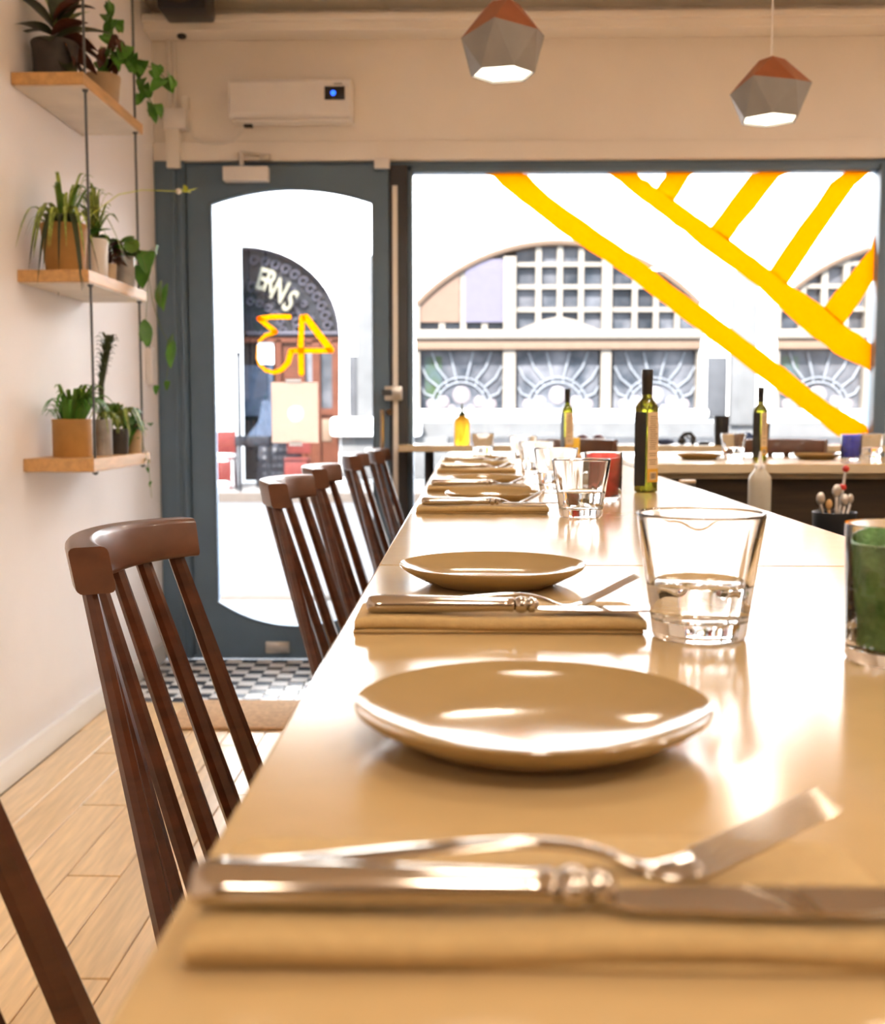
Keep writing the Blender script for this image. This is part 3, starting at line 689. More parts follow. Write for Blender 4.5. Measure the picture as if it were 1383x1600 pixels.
# ================================================================== tableware
def make_plate():
    R, h = .09, .0205
    prof = [(0, .0038), (.020, .0040), (.034, .0045), (.046, .0055), (.056, .0070), (.065, .0093), (.073, .0120), (.080, .0148), (.085, .0172), (.0885, h-.0006), (.0897, h), (.0903, h-.0008), (.0897, h-.003), (.083, .0125), (.072, .0068), (.062, .0022), (.058, .0), (.053, .0), (.051, .0012), (0, .0012)]
    return MB().lathe(prof, 128).mesh('side_plate', mt['plate'], 50)
plate_me = make_plate()
def plate(x, y, label, z=TZ, group='cream side plates on the tables'):
    o = obj('side_plate', plate_me, None, (x, y, z)); return tag(o, label, 'plate', group)
def gx(px, Z): return (px-731)/F_PX*Z
plate(gx(833, .565), .562, 'cream side plate nearest the camera')
plate(gx(770, 1.09), 1.085, 'cream side plate second from the camera behind the second cutlery set')
plate(.047, 2.08, 'cream side plate just behind the third folded napkin')
plate(.042, 2.58, 'cream side plate fourth along the table')
plate(.05, 3.36, 'cream side plate fifth along the long table')
plate(.052, 3.86, 'farthest cream side plate on the long table')
plate(gx(1088, 4.15), 4.12, 'cream plate at the left end of the right hand table', group='cream plates on the right hand table')
plate(gx(1268, 4.15), 4.12, 'cream plate left of the blue glass on right hand table', group='cream plates on the right hand table')

def make_napkin(seed):
    rnd = random.Random(seed); b = MB(); w, n = .109, 30
    def layer(y0, y1, z0, z1, x0, x1, wav):
        hv = (z1-z0)/2; prof = []
        for q in range(7): a = PI/2+PI*q/6; prof.append((y0+hv+hv*math.cos(a), z0+hv+hv*math.sin(a)))
        for q in range(7): a = -PI/2+PI*q/6; prof.append((y1-hv+hv*math.cos(a), z0+hv+hv*math.sin(a)))
        ph, ph2 = rnd.uniform(0, 6), rnd.uniform(0, 6); rings = []
        for i in range(n+1):
            f = i/n; x = x0+(x1-x0)*f; e = 1-.25*max(0, abs(2*f-1)-.93)/.07
            dy = wav*math.sin(5*f+ph); dz = wav*.5*math.sin(9*f+ph2)
            rings.append(b._v([(x, y+dy, max(.0002, z0+(z-z0)*e+(dz if z0 > .001 else 0))) for y, z in prof]))
        m = len(prof)
        for p, q in zip(rings, rings[1:]):
            for j in range(m): b.face([p[j], p[(j+1) % m], q[(j+1) % m], q[j]])
        b.face(rings[0]); b.face(rings[-1][::-1])
    layer(.001, .082, .0002, .0036, -w-.001, w-.001, .0006)
    layer(-.002, .080, .0032, .0122, -w, w+.001, .0014)
    return b.mesh('napkin', mt['napkin'], 60)
nap = [make_napkin(s) for s in (1, 2, 3)]
NX = (gx(555, .855)+gx(1005, .855))/2
def make_knife():
    t = thing('table_knife', 'x', 'knife')
    b = MB(); n = 16; rings = []
    for x, r in ((-.0012, .002), (0, .0062), (.002, .0078), (.006, .0084), (.012, .0083), (.05, .0076), (.085, .0066), (.104, .0060), (.110, .0066), (.1115, .0058)):
        rings.append(b._v([(x, r*1.12*math.cos(2*PI*k/n), r*.86*math.sin(2*PI*k/n)) for k in range(n)]))
    for p, q in zip(rings, rings[1:]):
        for k in range(n): b.face([p[k], p[(k+1) % n], q[(k+1) % n], q[k]])
    b.face(rings[0]); b.face(rings[-1])
    b.build('handle', mt['steel'], t, ang=50)
    MB().sphere((.117, 0, 0), .0068, 16, 10, (1, 1.05, .95)).build('bolster', mt['steel'], t, ang=60)
    c = MB().tube([(.1215, 0, 0), (.1235, 0, 0), (.127, 0, -.0005), (.130, 0, -.001)], [.0035, .0062, .0055, .003], 12); c.build('collar', mt['steel'], t, ang=50)
    out = [(.126, .0045), (.126, -.0045), (.135, -.0095), (.165, -.0112), (.20, -.0108), (.218, -.0075), (.226, -.001), (.227, .004), (.224, .0075), (.20, .0085), (.15, .0075)]
    bl = MB().prism(out, [], lambda x, y, z: (x, y, z), -.0034, -.0020).build('blade', mt['steel'], t, ang=20)
    return t
def make_fork():
    t = thing('table_fork', 'x', 'fork')
    path = [(0, .0012, .0066), (.003, .0012, .0085), (.012, .0018, .0092), (.04, .0048, .0078), (.075, .0088, .0056), (.10, .0104, .0042), (.118, .0090, .0036), (.130, .0050, .0040), (.139, .0012, .0062), (.145, .0004, .0098), (.152, .0014, .0115), (.158, .0035, .0118)]
    b = MB(); rings = []
    for x, z, w in path:
        th = .0012 if .005 < x < .15 else .001
        if .08 < x < .135: th = .0017
        rings.append(b._v([(x, -w, z), (x, -w*.6, z+th), (x, w*.6, z+th), (x, w, z), (x, w*.6, z-th*.8), (x, -w*.6, z-th*.8)]))
    for p, q in zip(rings, rings[1:]):
        for k in range(6): b.face([p[k], p[(k+1) % 6], q[(k+1) % 6], q[k]])
    b.face(rings[0]); b.face(rings[-1])
    o = b.build('handle', mt['steel'], t, ang=50); md = o.modifiers.new('sub', 'SUBSURF'); md.levels = 1; md.render_levels = 2
    for i in range(4):
        y = -.0099 + .0066*i
        tp = [(.156, y, .0028), (.164, y*1.0, .0064), (.175, y*.97, .0118), (.187, y*.94, .0182), (.198, y*.92, .0238), (.2005, y*.92, .0250)]
        MB().tube(tp, [.0022, .0017, .0015, .0014, .0012, .0005], 8, flat=.55).build('tine', mt['steel'], t, ang=50)
    return t
kn0, fk0 = make_knife(), make_fork()
sets = [(.318, 'nearest', 0), (.832, 'second', 1), (1.845, 'third', 2), (2.36, 'fourth', 0), (3.12, 'fifth', 1), (3.63, 'sixth', 2)]
for i, (y, word, s) in enumerate(sets):
    o = obj('napkin', nap[s], None, (NX if i else NX+.002, y, TZ)); o.rotation_euler = (0, 0, math.radians((0, .6, -.8, .5, 0, 0)[i]))
    tag(o, ('folded cream napkin nearest the camera under the large blurred cutlery' if i == 0 else 'folded cream napkin under the %s cutlery set from the camera' % word), 'napkin', 'folded napkins along the table')
    k_ = kn0 if i == 0 else copy_tree(kn0)
    k_.location = (NX-.100 if i else -.0845, y+.018, TZ+.0122+.0076); k_.rotation_euler = (0, 0, math.radians((-.6, -1.0, .5, -.5, .5, 0)[i]))
    tag(k_, 'steel table knife of the %s place setting from the camera' % word, 'knife', 'knives on the napkins')
    f_ = fk0 if i == 0 else copy_tree(fk0)
    f_.location = (NX-.090 if i else -.080, y+.042, TZ+.0130); f_.rotation_euler = (0, 0, math.radians((1.5, 2, 4, 1, 2, 0)[i]))
    tag(f_, 'steel table fork of the %s place setting from the camera' % word, 'fork', 'forks on the napkins')

def make_tumbler(water, name='tumbler'):
    t = thing(name, 'x', 'glass')
    flute = lambda j, a: 1.0
    def md(j, a):
        return 1 - (.030 if j in inner else 0)*(.5+.5*math.cos(8*a))**2
    prof = [(0, .0015), (.026, .0012), (.0305, .0), (.0335, .0012), (.0345, .004), (.0362, .018), (.0468, .0905), (.0470, .092), (.0464, .0928), (.0456, .0922), (.0450, .0905), (.0350, .034), (.0332, .020), (.0312, .0155), (.026, .0135), (0, .013)]
    inner = {11, 12, 13}
    MB().lathe(prof, 64, mod=md).build('glass_body', mt['glass'], t, ang=60)
    if water:
        ri = lambda z: .0350+(.0450-.0350)*(z-.034)/(.0905-.034)
        wp = [(0, .0132), (.0262, .0137), (.0314, .0157), (.0334, .0202), (.0352, .034), (ri(.041)+.0002, .041), (ri(.041)-.0015, .0402), (0, .040)]
        inner = {2, 3, 4}
        MB().lathe(wp, 64, mod=md).build('water', mt['water'], t, ang=60)
    return t
tu = make_tumbler(True)
tumbl = [(gx(1087, .845), .826, TZ, 'clear tumbler part filled with water in the right foreground'),
         (gx(903, 1.85), 1.80, TZ, 'clear water tumbler in front of the red glass'),
         (gx(866, 2.42), 2.38, TZ, 'clear tumbler third from the camera along the table'),
         (gx(836, 2.95), 2.93, TZ, 'clear tumbler fourth from the camera along the table'),
         (gx(817, 3.72), 3.70, TZ, 'clear tumbler fifth along the table, behind the fourth'),
         (gx(754, 4.2), 4.17, TZ, 'clear tumbler at the far end of the long table near the orange bottle'),
         (gx(1140, 4.15), 4.12, TZ, 'clear tumbler beside the oil bottle on the right hand table'),
         (gx(1349, 4.18), 4.14, TZ, 'clear tumbler right of the blue glass on right hand table')]
for i, (x, y, z, lab) in enumerate(tumbl):
    o = tu if i == 0 else copy_tree(tu); o.location = (x, y, z); o.rotation_euler = (0, 0, .2+i*.3); tag(o, lab, 'glass', 'clear tumblers')
def colour_glass(name, m, loc, label, fill):
    t = thing(name, label, 'glass', loc)
    prof = [(0, .001), (.028, .001), (.033, .0), (.035, .003), (.0355, .02), (.0368, .091), (.0366, .092), (.0352, .092), (.0348, .0905), (.0336, .012), (.030, .0085), (0, .008)]
    MB().lathe(prof, 56).build('glass_body', mt['glass'], t, ang=60)
    MB().lathe([(0, .0084), (.0300, .0088), (.0334, .0125), (.0344, fill), (.0328, fill), (.0316, .0145), (.028, .012), (0, .0115)], 56).build('colour_layer', m, t, ang=60)
    return t
colour_glass('green_glass', mt['greenin'], (gx(1396, .765), .75, TZ), 'mottled green glass tumbler at the right edge', .079)
colour_glass('red_glass', mt['redin'], (gx(939, 2.17), 2.14, TZ), 'red glass tumbler behind the second clear tumbler', .082)
colour_glass('blue_glass', mt['bluein'], (gx(1313, 4.1), 4.02, TZ), 'blue glass tumbler on the right hand table', .088)

# oil bottles: square shouldered green glass
def make_bottle():
    t = thing('oil_bottle', 'x', 'bottle')
    def sq(hw, r, z, b):
        pts = []
        for q in range(4):
            for s in range(5):
                a = PI/2*q + PI/2*s/4; cx, cy = ((1, 1), (-1, 1), (-1, -1), (1, -1))[q]
                pts.append((cx*(hw-r)+r*math.cos(a), cy*(hw-r)+r*math.sin(a), z))
        return b._v(pts)
    b = MB(); H = .0182
    rings = [sq(hw, r, z, b) for hw, r, z in ((H-.003, .004, 0), (H, .004, .003), (H, .004, .012), (H, .004, .172), (H-.0005, .005, .180), (H-.003, .008, .188), (.0125, .0105, .1935), (.0108, .0107, .198), (.0104, .0103, .215), (.0104, .0103, .25))]
    m = 20
    for p, q in zip(rings, rings[1:]):
        for j in range(m): b.face([p[j], p[(j+1) % m], q[(j+1) % m], q[j]])
    b.face(rings[0]); b.face(rings[-1])
    b.build('glass_body', mt['oil'], t, ang=40)
    MB().lathe([(0, .2565), (.0108, .2565), (.0118, .255), (.0118, .2345), (.0111, .2335), (.0111, .206), (.0107, .2045), (0, .2045)], 24).build('cap', mt['cap'], t)
    lb = MB().box((H-.0002, -H+.0025, .022), (H+.0006, H-.0025, .168)).build('label', mt['label'], t, ang=0)
    MB().box((H+.0005, -H+.0025, .022), (H+.0009, H-.0025, .050)).build('label_band', mt['labely'], lb, ang=0)
    MB().box((H+.0008, -H+.010, .027), (H+.0012, H-.008, .043)).build('barcode_panel', mt['label'], lb, ang=0)
    bc = MB(); yy = -H+.0115
    while yy < H-.0095: w_ = random.choice((.0005, .0009, .0013)); bc.box((H+.0011, yy, .029), (H+.0014, yy+w_, .041)); yy += w_+.0009
    bc.build('barcode', mt['ink'], lb, ang=0)
    tl = MB(); z = .158
    while z > .056:
        y0 = -H+.006+random.uniform(0, .004); tl.box((H+.0005, y0, z), (H+.0008, H-.006-random.uniform(0, .006), z+.0014)); z -= .0045 if random.random() > .15 else .009
    tl.build('small_print', mt['ink'], lb, ang=0)
    MB().box((-H+.002, -H-.0006, .014), (H-.002, -H+.0002, .168)).build('front_label', mt['labeld'], t, ang=0)
    return t
bt = make_bottle()
o = bt; o.location = (gx(1005, 2.4), 2.37, TZ); o.rotation_euler = (0, 0, math.radians(-52)); tag(o, 'tall square dark oil bottle in the middle of the long table', 'bottle', 'square oil bottles')
o = copy_tree(bt); o.location = (gx(885, 4.2), 4.19, TZ); o.rotation_euler = (0, 0, math.radians(-70)); tag(o, 'square oil bottle at the far end of the long table', 'bottle', 'square oil bottles')
o = copy_tree(bt); o.location = (gx(1178, 3.97), 3.92, TZ); o.rotation_euler = (0, 0, math.radians(-55)); tag(o, 'square oil bottle on the right hand cream table', 'bottle', 'square oil bottles')

# squeeze bottles
def squeeze(name, m, loc, label, r, h, tip):
    t = thing(name, label, 'bottle', loc)
    MB().lathe([(0, 0), (r*.92, 0), (r, .006), (r, h*.80), (r*.92, h*.88), (r*.55, h*.97), (r*.42, h), (0, h)], 32).build('bottle_body', m, t, ang=50)
    MB().lathe([(0, h), (r*.46, h), (r*.46, h+.010), (.007, h+.016), (.003, h+.05), (0, h+.05)], 20).build('nozzle', tip, t, ang=50)
    return t
squeeze('sauce_bottle', mt['orange'], (gx(722, 4.62), 4.6, bz), 'orange sauce bottle with dark spout on the window bar', .033, .118, mt['leafd'])
squeeze('squeeze_bottle', mt['squeeze'], (gx(1181, 3.33), 3.30, .72), 'cloudy white squeeze bottle standing on low service counter', .033, .19, mt['white'])
# cutlery pot on the service counter
t = thing('utensil_pot', 'dark pot of kitchen utensils on the low service counter', 'pot', (gx(1300, 3.06), 3.05, .72))
MB().lathe([(0, 0), (.05, 0), (.055, .01), (.058, .085), (.054, .085), (.05, .01), (0, .008)], 28).build('pot', mt['black'], t)
for dx, top, tip, m in ((-.035, .125, .012, mt['steel2']), (-.012, .11, .009, mt['shelf']), (.008, .145, .013, mt['steel2']), (.03, .12, .012, mt['steel2']), (.045, .125, .009, mt['steel2'])):
    q = MB().tube([(dx*.4, 0, .012), (dx, .01, top-.02)], .004, 8); q.sphere((dx, .01, top-.005), tip, 12, 8, (1, .4, 1.5)); q.build('utensil', m, t)
for dx, top in ((.03, .15), (.037, .20)):
    MB().tube([(dx*.3, .02, .012), (dx, .03, top)], .004, 8).build('utensil', mt['steel2'], t); MB().sphere((dx, .03, top), .010).build('handle_end', mt['red'], t)
t = thing('small_tin', 'small pale tin peeking over the long table edge', 'tin', (gx(1074, 3.35), 3.36, .72))
MB().lathe([(0, 0), (.024, 0), (.024, .145), (0, .145)], 20).build('tin_body', mt['cream'], t); MB().lathe([(0, .145), (.025, .145), (.025, .152), (0, .152)], 20).build('lid', mt['tan2'], t)

# odds and ends on the window bar
Yb = 4.62
def bb(px): return (gx(px, Yb), Yb, bz)
def cup(loc, label, r, h, m):
    o = MB().lathe([(0, 0), (r*.85, 0), (r*.88, .004), (r, h), (r*.95, h), (r*.82, .006), (0, .005)], 28).build('cup', m, None, loc); return tag(o, label, 'cup', 'black cups on the window bar')
cup(bb(1124), 'tall black cup behind the right hand tumbler', .032, .118, mt['black'])
cup(bb(1188), 'black cup half hidden behind the right hand oil bottle', .028, .088, mt['black'])
tag(MB().sphere((0, 0, .026), .026, 16, 10).build('blue_ball', mt['blue'], None, bb(1164)), 'round blue ball on the window bar left of the black cup', 'ball')
tag(MB().sphere((0, 0, .012), .012, 16, 8, (3.2, 1.8, 1)).build('folded_cloth', mt['navy'], None, bb(1037)), 'low navy folded cloth on the window bar', 'cloth')
t = thing('headphones', 'black rounded headphones with a pale band on window bar', 'headphones', bb(1071))
MB().tube([(-.024+.03*0, 0, .012), (-.022, 0, .03), (-.006, 0, .046), (.014, 0, .046), (.028, 0, .03), (.03, 0, .012)], .009, 8).build('headband', mt['black'], t)
MB().sphere((-.02, 0, .016), .016, 12, 8, (1.1, .8, 1)).build('ear_cup', mt['black'], t); MB().sphere((.024, 0, .016), .016, 12, 8, (.7, .8, 1)).build('ear_cup', mt['black'], t)
MB().tube([(-.006, -.012, .036), (.012, -.014, .024), (.03, -.012, .008)], .004, 6).build('pale_band', mt['lead'], t)
tag(MB().box((-.022, -.012, 0), (.022, .012, .012), .003).build('wallet', mt['black'], None, bb(1097)), 'small flat black wallet on the window bar', 'wallet')
for px, lab in ((909, 'left of two white pots with dark red lids on the window bar'), (934, 'right of two white pots with dark red lids on the window bar')):
    t = thing('lidded_pot', lab, 'pot', bb(px), 0, 'white pots with red lids')
    MB().lathe([(0, 0), (.022, 0), (.03, .012), (.028, .026), (0, .026)], 24).build('pot', mt['white'], t); MB().sphere((0, 0, .026), .024, 16, 8, (1, 1, .7)).build('lid', mt['dred'], t)
t = thing('menu_card', 'small yellow menu card in a wooden block at the far table end', 'card', (gx(899, 4.22), 4.22, TZ), math.radians(55))
MB().box((-.03, -.012, 0), (.03, .012, .012), .002).build('card_block', mt['shelf'], t); MB().box((-.028, -.001, .008), (.028, .001, .075)).build('card', mt['yel'], t)
# ================================================================== pendant lamps
def pendant(x, y, ztop_, zbot, R, rot, label):
    t = thing('pendant_lamp', label, 'lamp', (x, y, zbot), rot, 'faceted pendant lamps')
    H = ztop_-zbot; n = 6
    top = [(R*.36*math.cos(2*PI*(k+.5)/n), R*.36*math.sin(2*PI*(k+.5)/n), H*(1-.03*(k % 2))) for k in range(n)]
    mz = [.60, .50, .62, .46, .60, .50]
    mid = [(R*math.cos(2*PI*k/n), R*math.sin(2*PI*k/n), H*mz[k]) for k in range(n)]
    bot = [(R*.74*math.cos(2*PI*(k+.5)/n), R*.74*math.sin(2*PI*(k+.5)/n), 0) for k in range(n)]
    u = MB(); T = u._v(top); Q = u._v(mid)
    for k in range(n): u.face([T[k-1], T[k], Q[k]]); u.face([T[k], Q[(k+1) % n], Q[k]])
    u.face(T); o = u.build('upper_shade', mt['copper'], t, ang=0, fix=False)
    l = MB(); Q = l._v(mid); D = l._v(bot); Q2 = l._v([(p[0]*.95, p[1]*.95, p[2]) for p in mid]); D2 = l._v([(p[0]*.95, p[1]*.95, p[2]) for p in bot])
    for k in range(n):
        l.face([Q[k], Q[(k+1) % n], D[k]]); l.face([Q[k], D[k], D[k-1]])
        l.face([D[k-1], D[k], D2[k], D2[k-1]]); l.face([Q2[k], D2[k], Q2[(k+1) % n]]); l.face([Q2[k], D2[k-1], D2[k]])
    l.build('lower_shade', mt['grey'], t, ang=0, fix=False)
    MB().prism([(p[0]*.93, p[1]*.93) for p in bot], [], lambda a, b_, z: (a, b_, z), .006, .010).build('diffuser', mt['lampin'], t, ang=0)
    MB().tube([(0, 0, H*.98), (0, 0, CH-zbot-.02)], .0028, 6).build('flex', mt['white'], t)
    MB().lathe([(0, CH-zbot-.03), (.045, CH-zbot-.03), (.05, CH-zbot), (0, CH-zbot)], 20).build('ceiling_rose', mt['white'], t)
    la = bpy.data.lights.new('pendant_light', 'AREA'); la.shape = 'DISK'; la.size = R*1.2; la.energy = 2.5; la.color = WARM
    lo = bpy.data.objects.new('pendant_light', la); C.objects.link(lo); lo.location = (x, y, zbot-.004)
    return t
a = at(786, 117, 3.3); pendant(a.x, 3.3, at(786, 5, 3.3).z, a.z, .125, .3, 'left faceted pendant lamp, copper over grey, cut by the top edge')
a = at(1203, 188, 3.55); pendant(a.x, 3.55, at(1205, 94, 3.55).z, a.z, .122, -.15, 'right faceted pendant lamp, copper over grey, hanging on white flex')

# ================================================================== hanging shelves and plants
SY0, SY1, SXF = 3.33, 3.93, -1.117
shz = [(at(80, 112, SY0).z, at(80, 131, SY0).z), (at(80, 421, SY0).z, at(80, 440, SY0).z), (at(90, 717, SY0).z, at(90, 737, SY0).z)]
t = thing('hanging_shelves', 'three oak shelves hung on grey cords against the left wall', 'shelf', (LX, SY0, 0))
for z1, z0 in shz:
    MB().box((.001, 0, z0), (SXF-LX, SY1-SY0, z1), .002).build('shelf_board', mt['shelf'], t, ang=20)
    MB().box((.004, .012, z0-.003), (SXF-LX-.004, SY1-SY0-.004, z0+.001)).build('underside', mt['shelfu'], t, ang=0, label='pale underside of the shelf')
for yy in (.05, SY1-SY0-.05):
    MB().tube([(SXF-LX-.012, yy, shz[2][1]-.01), (SXF-LX-.012, yy, CH-.002)], .0042, 8).build('cord', mt['cord'], t)
    for z1, z0 in shz: MB().sphere((SXF-LX-.012, yy, z0-.004), .009, 10, 8).build('knot', mt['cord'], t)
ST, SM, SB = shz[0][0], shz[1][0], shz[2][0]

def leaf_me(name, L, Wd, m, kind='lance', curl=.25, fold=.25, n=8):
    b = MB(); rows = []
    for i in range(n+1):
        f = i/n
        if kind == 'lance': w = math.sin(PI*min(1, f*.97+.03))**.8*(1-.25*f)
        elif kind == 'heart': w = (1.0*(1-f)**.75*(f+.12)**.28)*1.35 if f < 1 else 0
        elif kind == 'round': w = math.sqrt(max(0, 1-(2*f-1)**2))
        else: w = (1-f)**.6*min(1, .5+f*4)
        w = max(w, .03)*Wd/2
        ang = curl*f*1.6; y = L*f*math.cos(ang*.5); z = -L*f*math.sin(ang*.5)
        rows.append(b._v([(-w, y, z+w*fold), (-w*.5, y, z+w*fold*.35), (0, y, z), (w*.5, y, z+w*fold*.35), (w, y, z+w*fold)]))
    for p, q in zip(rows, rows[1:]):
        for j in range(4): b.face([p[j], p[j+1], q[j+1], q[j]])
    return b.mesh(name, m, 60, fix=False)
def blade_me(name, L, up, out, droop, w, m):
    b = MB(); rows = []; n = 10
    for i in range(n+1):
        f = i/n; y = out*f; z = up*math.sin(min(f*1.3, 1.0)*PI/2) - droop*f**2.4
        ww = w/2*(1-f**2.2)**.8+.0004
        rows.append(b._v([(-ww, y, z+ww*.5), (0, y, z), (ww, y, z+ww*.5)]))
    for p, q in zip(rows, rows[1:]):
        for j in range(2): b.face([p[j], p[j+1], q[j+1], q[j]])
    return b.mesh(name, m, 60, fix=False)
def put(me, par, loc, az, pitch=0., roll=0., s=1.):
    o = obj('leaf', me, par, loc); o.rotation_euler = Euler((pitch, roll, az), 'XYZ'); o.scale = (s, s, s); return o
def pot(t, r, h, m, taper=.82, rim=True, saucer=None):
    p = [(0, 0), (r*taper, 0), (r*taper+.002, .003), (r*.985, h-.018)]
    p += [(r*1.0, h-.018), (r*1.03, h-.004), (r*1.0, h)] if rim else [(r, h-.002), (r*.985, h)]
    p += [(r*.92, h), (r*.90, h-.012), (0, h-.012)]
    MB().lathe(p, 36).build('pot', m, t, ang=40)
    MB().lathe([(0, h-.004), (r*.6, h-.006), (r*.91, h-.012)], 24).build('soil', mt['soil'], t)
    if saucer: MB().lathe([(0, .0), (r*.95, 0), (r*1.25, .012), (r*1.22, .014), (r*.9, .004), (0, .004)], 32).build('saucer', saucer, t)
def vine(par, org, pts, m=None, r=.0016):
    MB().tube([Vector(p)-Vector(org) for p in pts], r, 5).build('vine', m or mt['stem'], par)
rnd = random.Random(3)
lm = {k: v for k, v in {
    'rub': leaf_me('leaf', .15, .078, mt['leafd'], 'lance', .5, .15), 'rubr': leaf_me('leaf', .13, .062, mt['leafr'], 'lance', .6, .3), 'rubl': leaf_me('leaf', .16, .06, mt['leafs'], 'lance', .3, .3),
    'ivy': leaf_me('leaf', .05, .046, mt['leafg'], 'heart', .3, .15), 'ivyd': leaf_me('leaf', .062, .058, mt['leafg'], 'heart', .3, .15), 'ivyr': leaf_me('leaf', .06, .035, mt['leafr'], 'lance', .4, .2),
    'round': leaf_me('leaf', .05, .05, mt['leafm'], 'round', .2, .1), 'red': leaf_me('leaf', .06, .03, mt['leafr'], 'lance', .5, .2), 'tiny': leaf_me('leaf', .026, .020, mt['leafg'], 'heart', .3, .1),
    'lime': leaf_me('leaf', .045, .018, mt['leafl'], 'lance', .2, .2), 'pend': leaf_me('leaf', .075, .040, mt['leafg'], 'lance', .3, .15),
}.items()}
# top shelf: dark leaved plant in a dark pot
L0 = Vector((-1.248, 3.47, ST))
t = thing('rubber_plant', 'large dark leaved plant in a charcoal pot on the top shelf', 'plant', L0)
pot(t, .068, .125, mt['dpot'], .86, True, mt['dpot'])
for dz, az, pit, kind, s in ((.18, 1.75, .15, 'rub', 1.0), (.17, 2.6, .35, 'rub', .9), (.15, 1.3, -.5, 'rub', .95), (.17, -.4, .9, 'rubl', 1.1), (.18, .5, 1.2, 'rubl', 1.0), (.16, -1.2, .2, 'rubr', 1.0), (.15, -1.7, -.4, 'rubr', 1.0), (.13, -2.3, -.5, 'rub', .9), (.12, 3.0, -.9, 'rub', .8), (.16, -1.9, .7, 'rubr', 1.0), (.13, -.9, -.3, 'rubr', 1.1), (.19, 2.2, 1.0, 'rub', 1.0), (.15, -2.9, .1, 'rub', .9), (.20, -1.4, 1.1, 'rubr', 1.1), (.14, -1.0, .2, 'rubr', 1.2), (.13, -.6, .1, 'rubr', 1.1), (.15, -1.5, .5, 'rub', 1.2), (.12, -1.3, -.3, 'rubr', 1.1), (.20, -.7, 1.0, 'rubr', 1.2), (.2, .2, 1.35, 'rub', 1.3), (.2, 1.2, 1.2, 'rubl', 1.2)):
    put(lm[kind], t, (0.01*math.cos(az), .01*math.sin(az), dz-.02), az, pit, rnd.uniform(-.4, .4), s)
MB().tube([(0, 0, .11), (.004, 0, .20)], .006, 8).build('stem', mt['stem'], t)
# top shelf: ivy in a tan pot
L0 = Vector((-1.185, 3.72, ST))
t = thing('trailing_ivy', 'bright green ivy trailing from a tan pot on the top shelf', 'plant', L0)
pot(t, .056, .10, mt['tan2'], .8)
for pts, kinds in (([(170, 60), (168, 25), (165, 2)], 'ivy'), ([(182, 90), (195, 70), (205, 82), (222, 100), (243, 108), (262, 126)], 'ivyd'), ([(200, 90), (212, 100), (222, 128), (226, 145), (240, 165)], 'ivy'), ([(175, 95), (165, 78), (185, 62)], 'ivyr'), ([(178, 90), (172, 45), (180, 35)], 'ivy'), ([(168, 95), (160, 92), (178, 75)], 'ivy')):
    ww = [L0+Vector((0, 0, .095))] + [at(a, c, 3.70+rnd.uniform(-.03, .03)) for a, c in pts]
    vine(t, L0, ww)
    for p in ww[1:]:
        for q in range(3): put(lm[kinds if rnd.random() > .15 else 'tiny'], t, p-L0+Vector((rnd.uniform(-.014, .014), -.004, rnd.uniform(-.012, .016))), rnd.uniform(2.2, 4.4), rnd.uniform(-1.3, -.6), rnd.uniform(-.5, .5), rnd.uniform(.75, 1.1))
# middle shelf: spider plant
L0 = Vector((-1.228, 3.45, SM))
t = thing('spider_plant', 'arching spider plant in a tapered tan pot on the middle shelf', 'plant', L0)
pot(t, .070, .148, mt['terra'], .78)
bl = [blade_me('leaf', 1, .10, .09, .03, .011, mt['leafm']), blade_me('leaf', 1, .08, .12, .16, .011, mt['leafs']), blade_me('leaf', 1, .12, .05, .01, .010, mt['leafs']), blade_me('leaf', 1, .06, .10, .20, .012, mt['leafd'])]
for i in range(70):
    az = rnd.uniform(0, 2*PI); k_ = rnd.choice((0, 0, 1, 2, 2, 1, 3))
    if math.sin(az+PI/2) < -.2 and k_ in (1, 3): pass
    x_, y_ = -math.sin(az), math.cos(az)
    if x_ < -.5: k_ = rnd.choice((0, 2)); 
    put(bl[k_], t, (x_*.02, y_*.02, .138), az, 0, 0, rnd.uniform(.9, 1.45) if x_ > -.5 else rnd.uniform(.45, .6))
for i in range(9): put(leaf_me('leaf', .05, .02, mt['leafm'], 'lance', .4, .2) if i == 0 else lm['tiny'], t, (rnd.uniform(-.03, .05), rnd.uniform(-.05, .02), .145), rnd.uniform(0, 6), .6, 0, 1.3)
for q in range(7): put(bl[(1, 3)[q % 2]], t, (-.030+.008*q, -.045, .142), PI-.48+.14*q, 0, 0, 1.05)
for q in range(3): put(bl[1], t, (-.045, -.04+.02*q, .142), PI-.8, 0, 0, .52)
run = [L0+Vector((.03, .02, .15)), at(185, 304, 3.6), at(222, 297, 3.75), at(255, 298, 3.85), at(279, 299, 3.92), at(292, 300, 3.95)]
vine(t, L0, run, mt['leafl'], .0014)
for q in range(6): put(lm['lime'], t, run[-1]-L0, q*1.05, .25+.3*(q % 2), 0, 1.0)
MB().sphere(run[-2]-L0, .010, 10, 8).build('flower_bud', mt['wpot'], t)
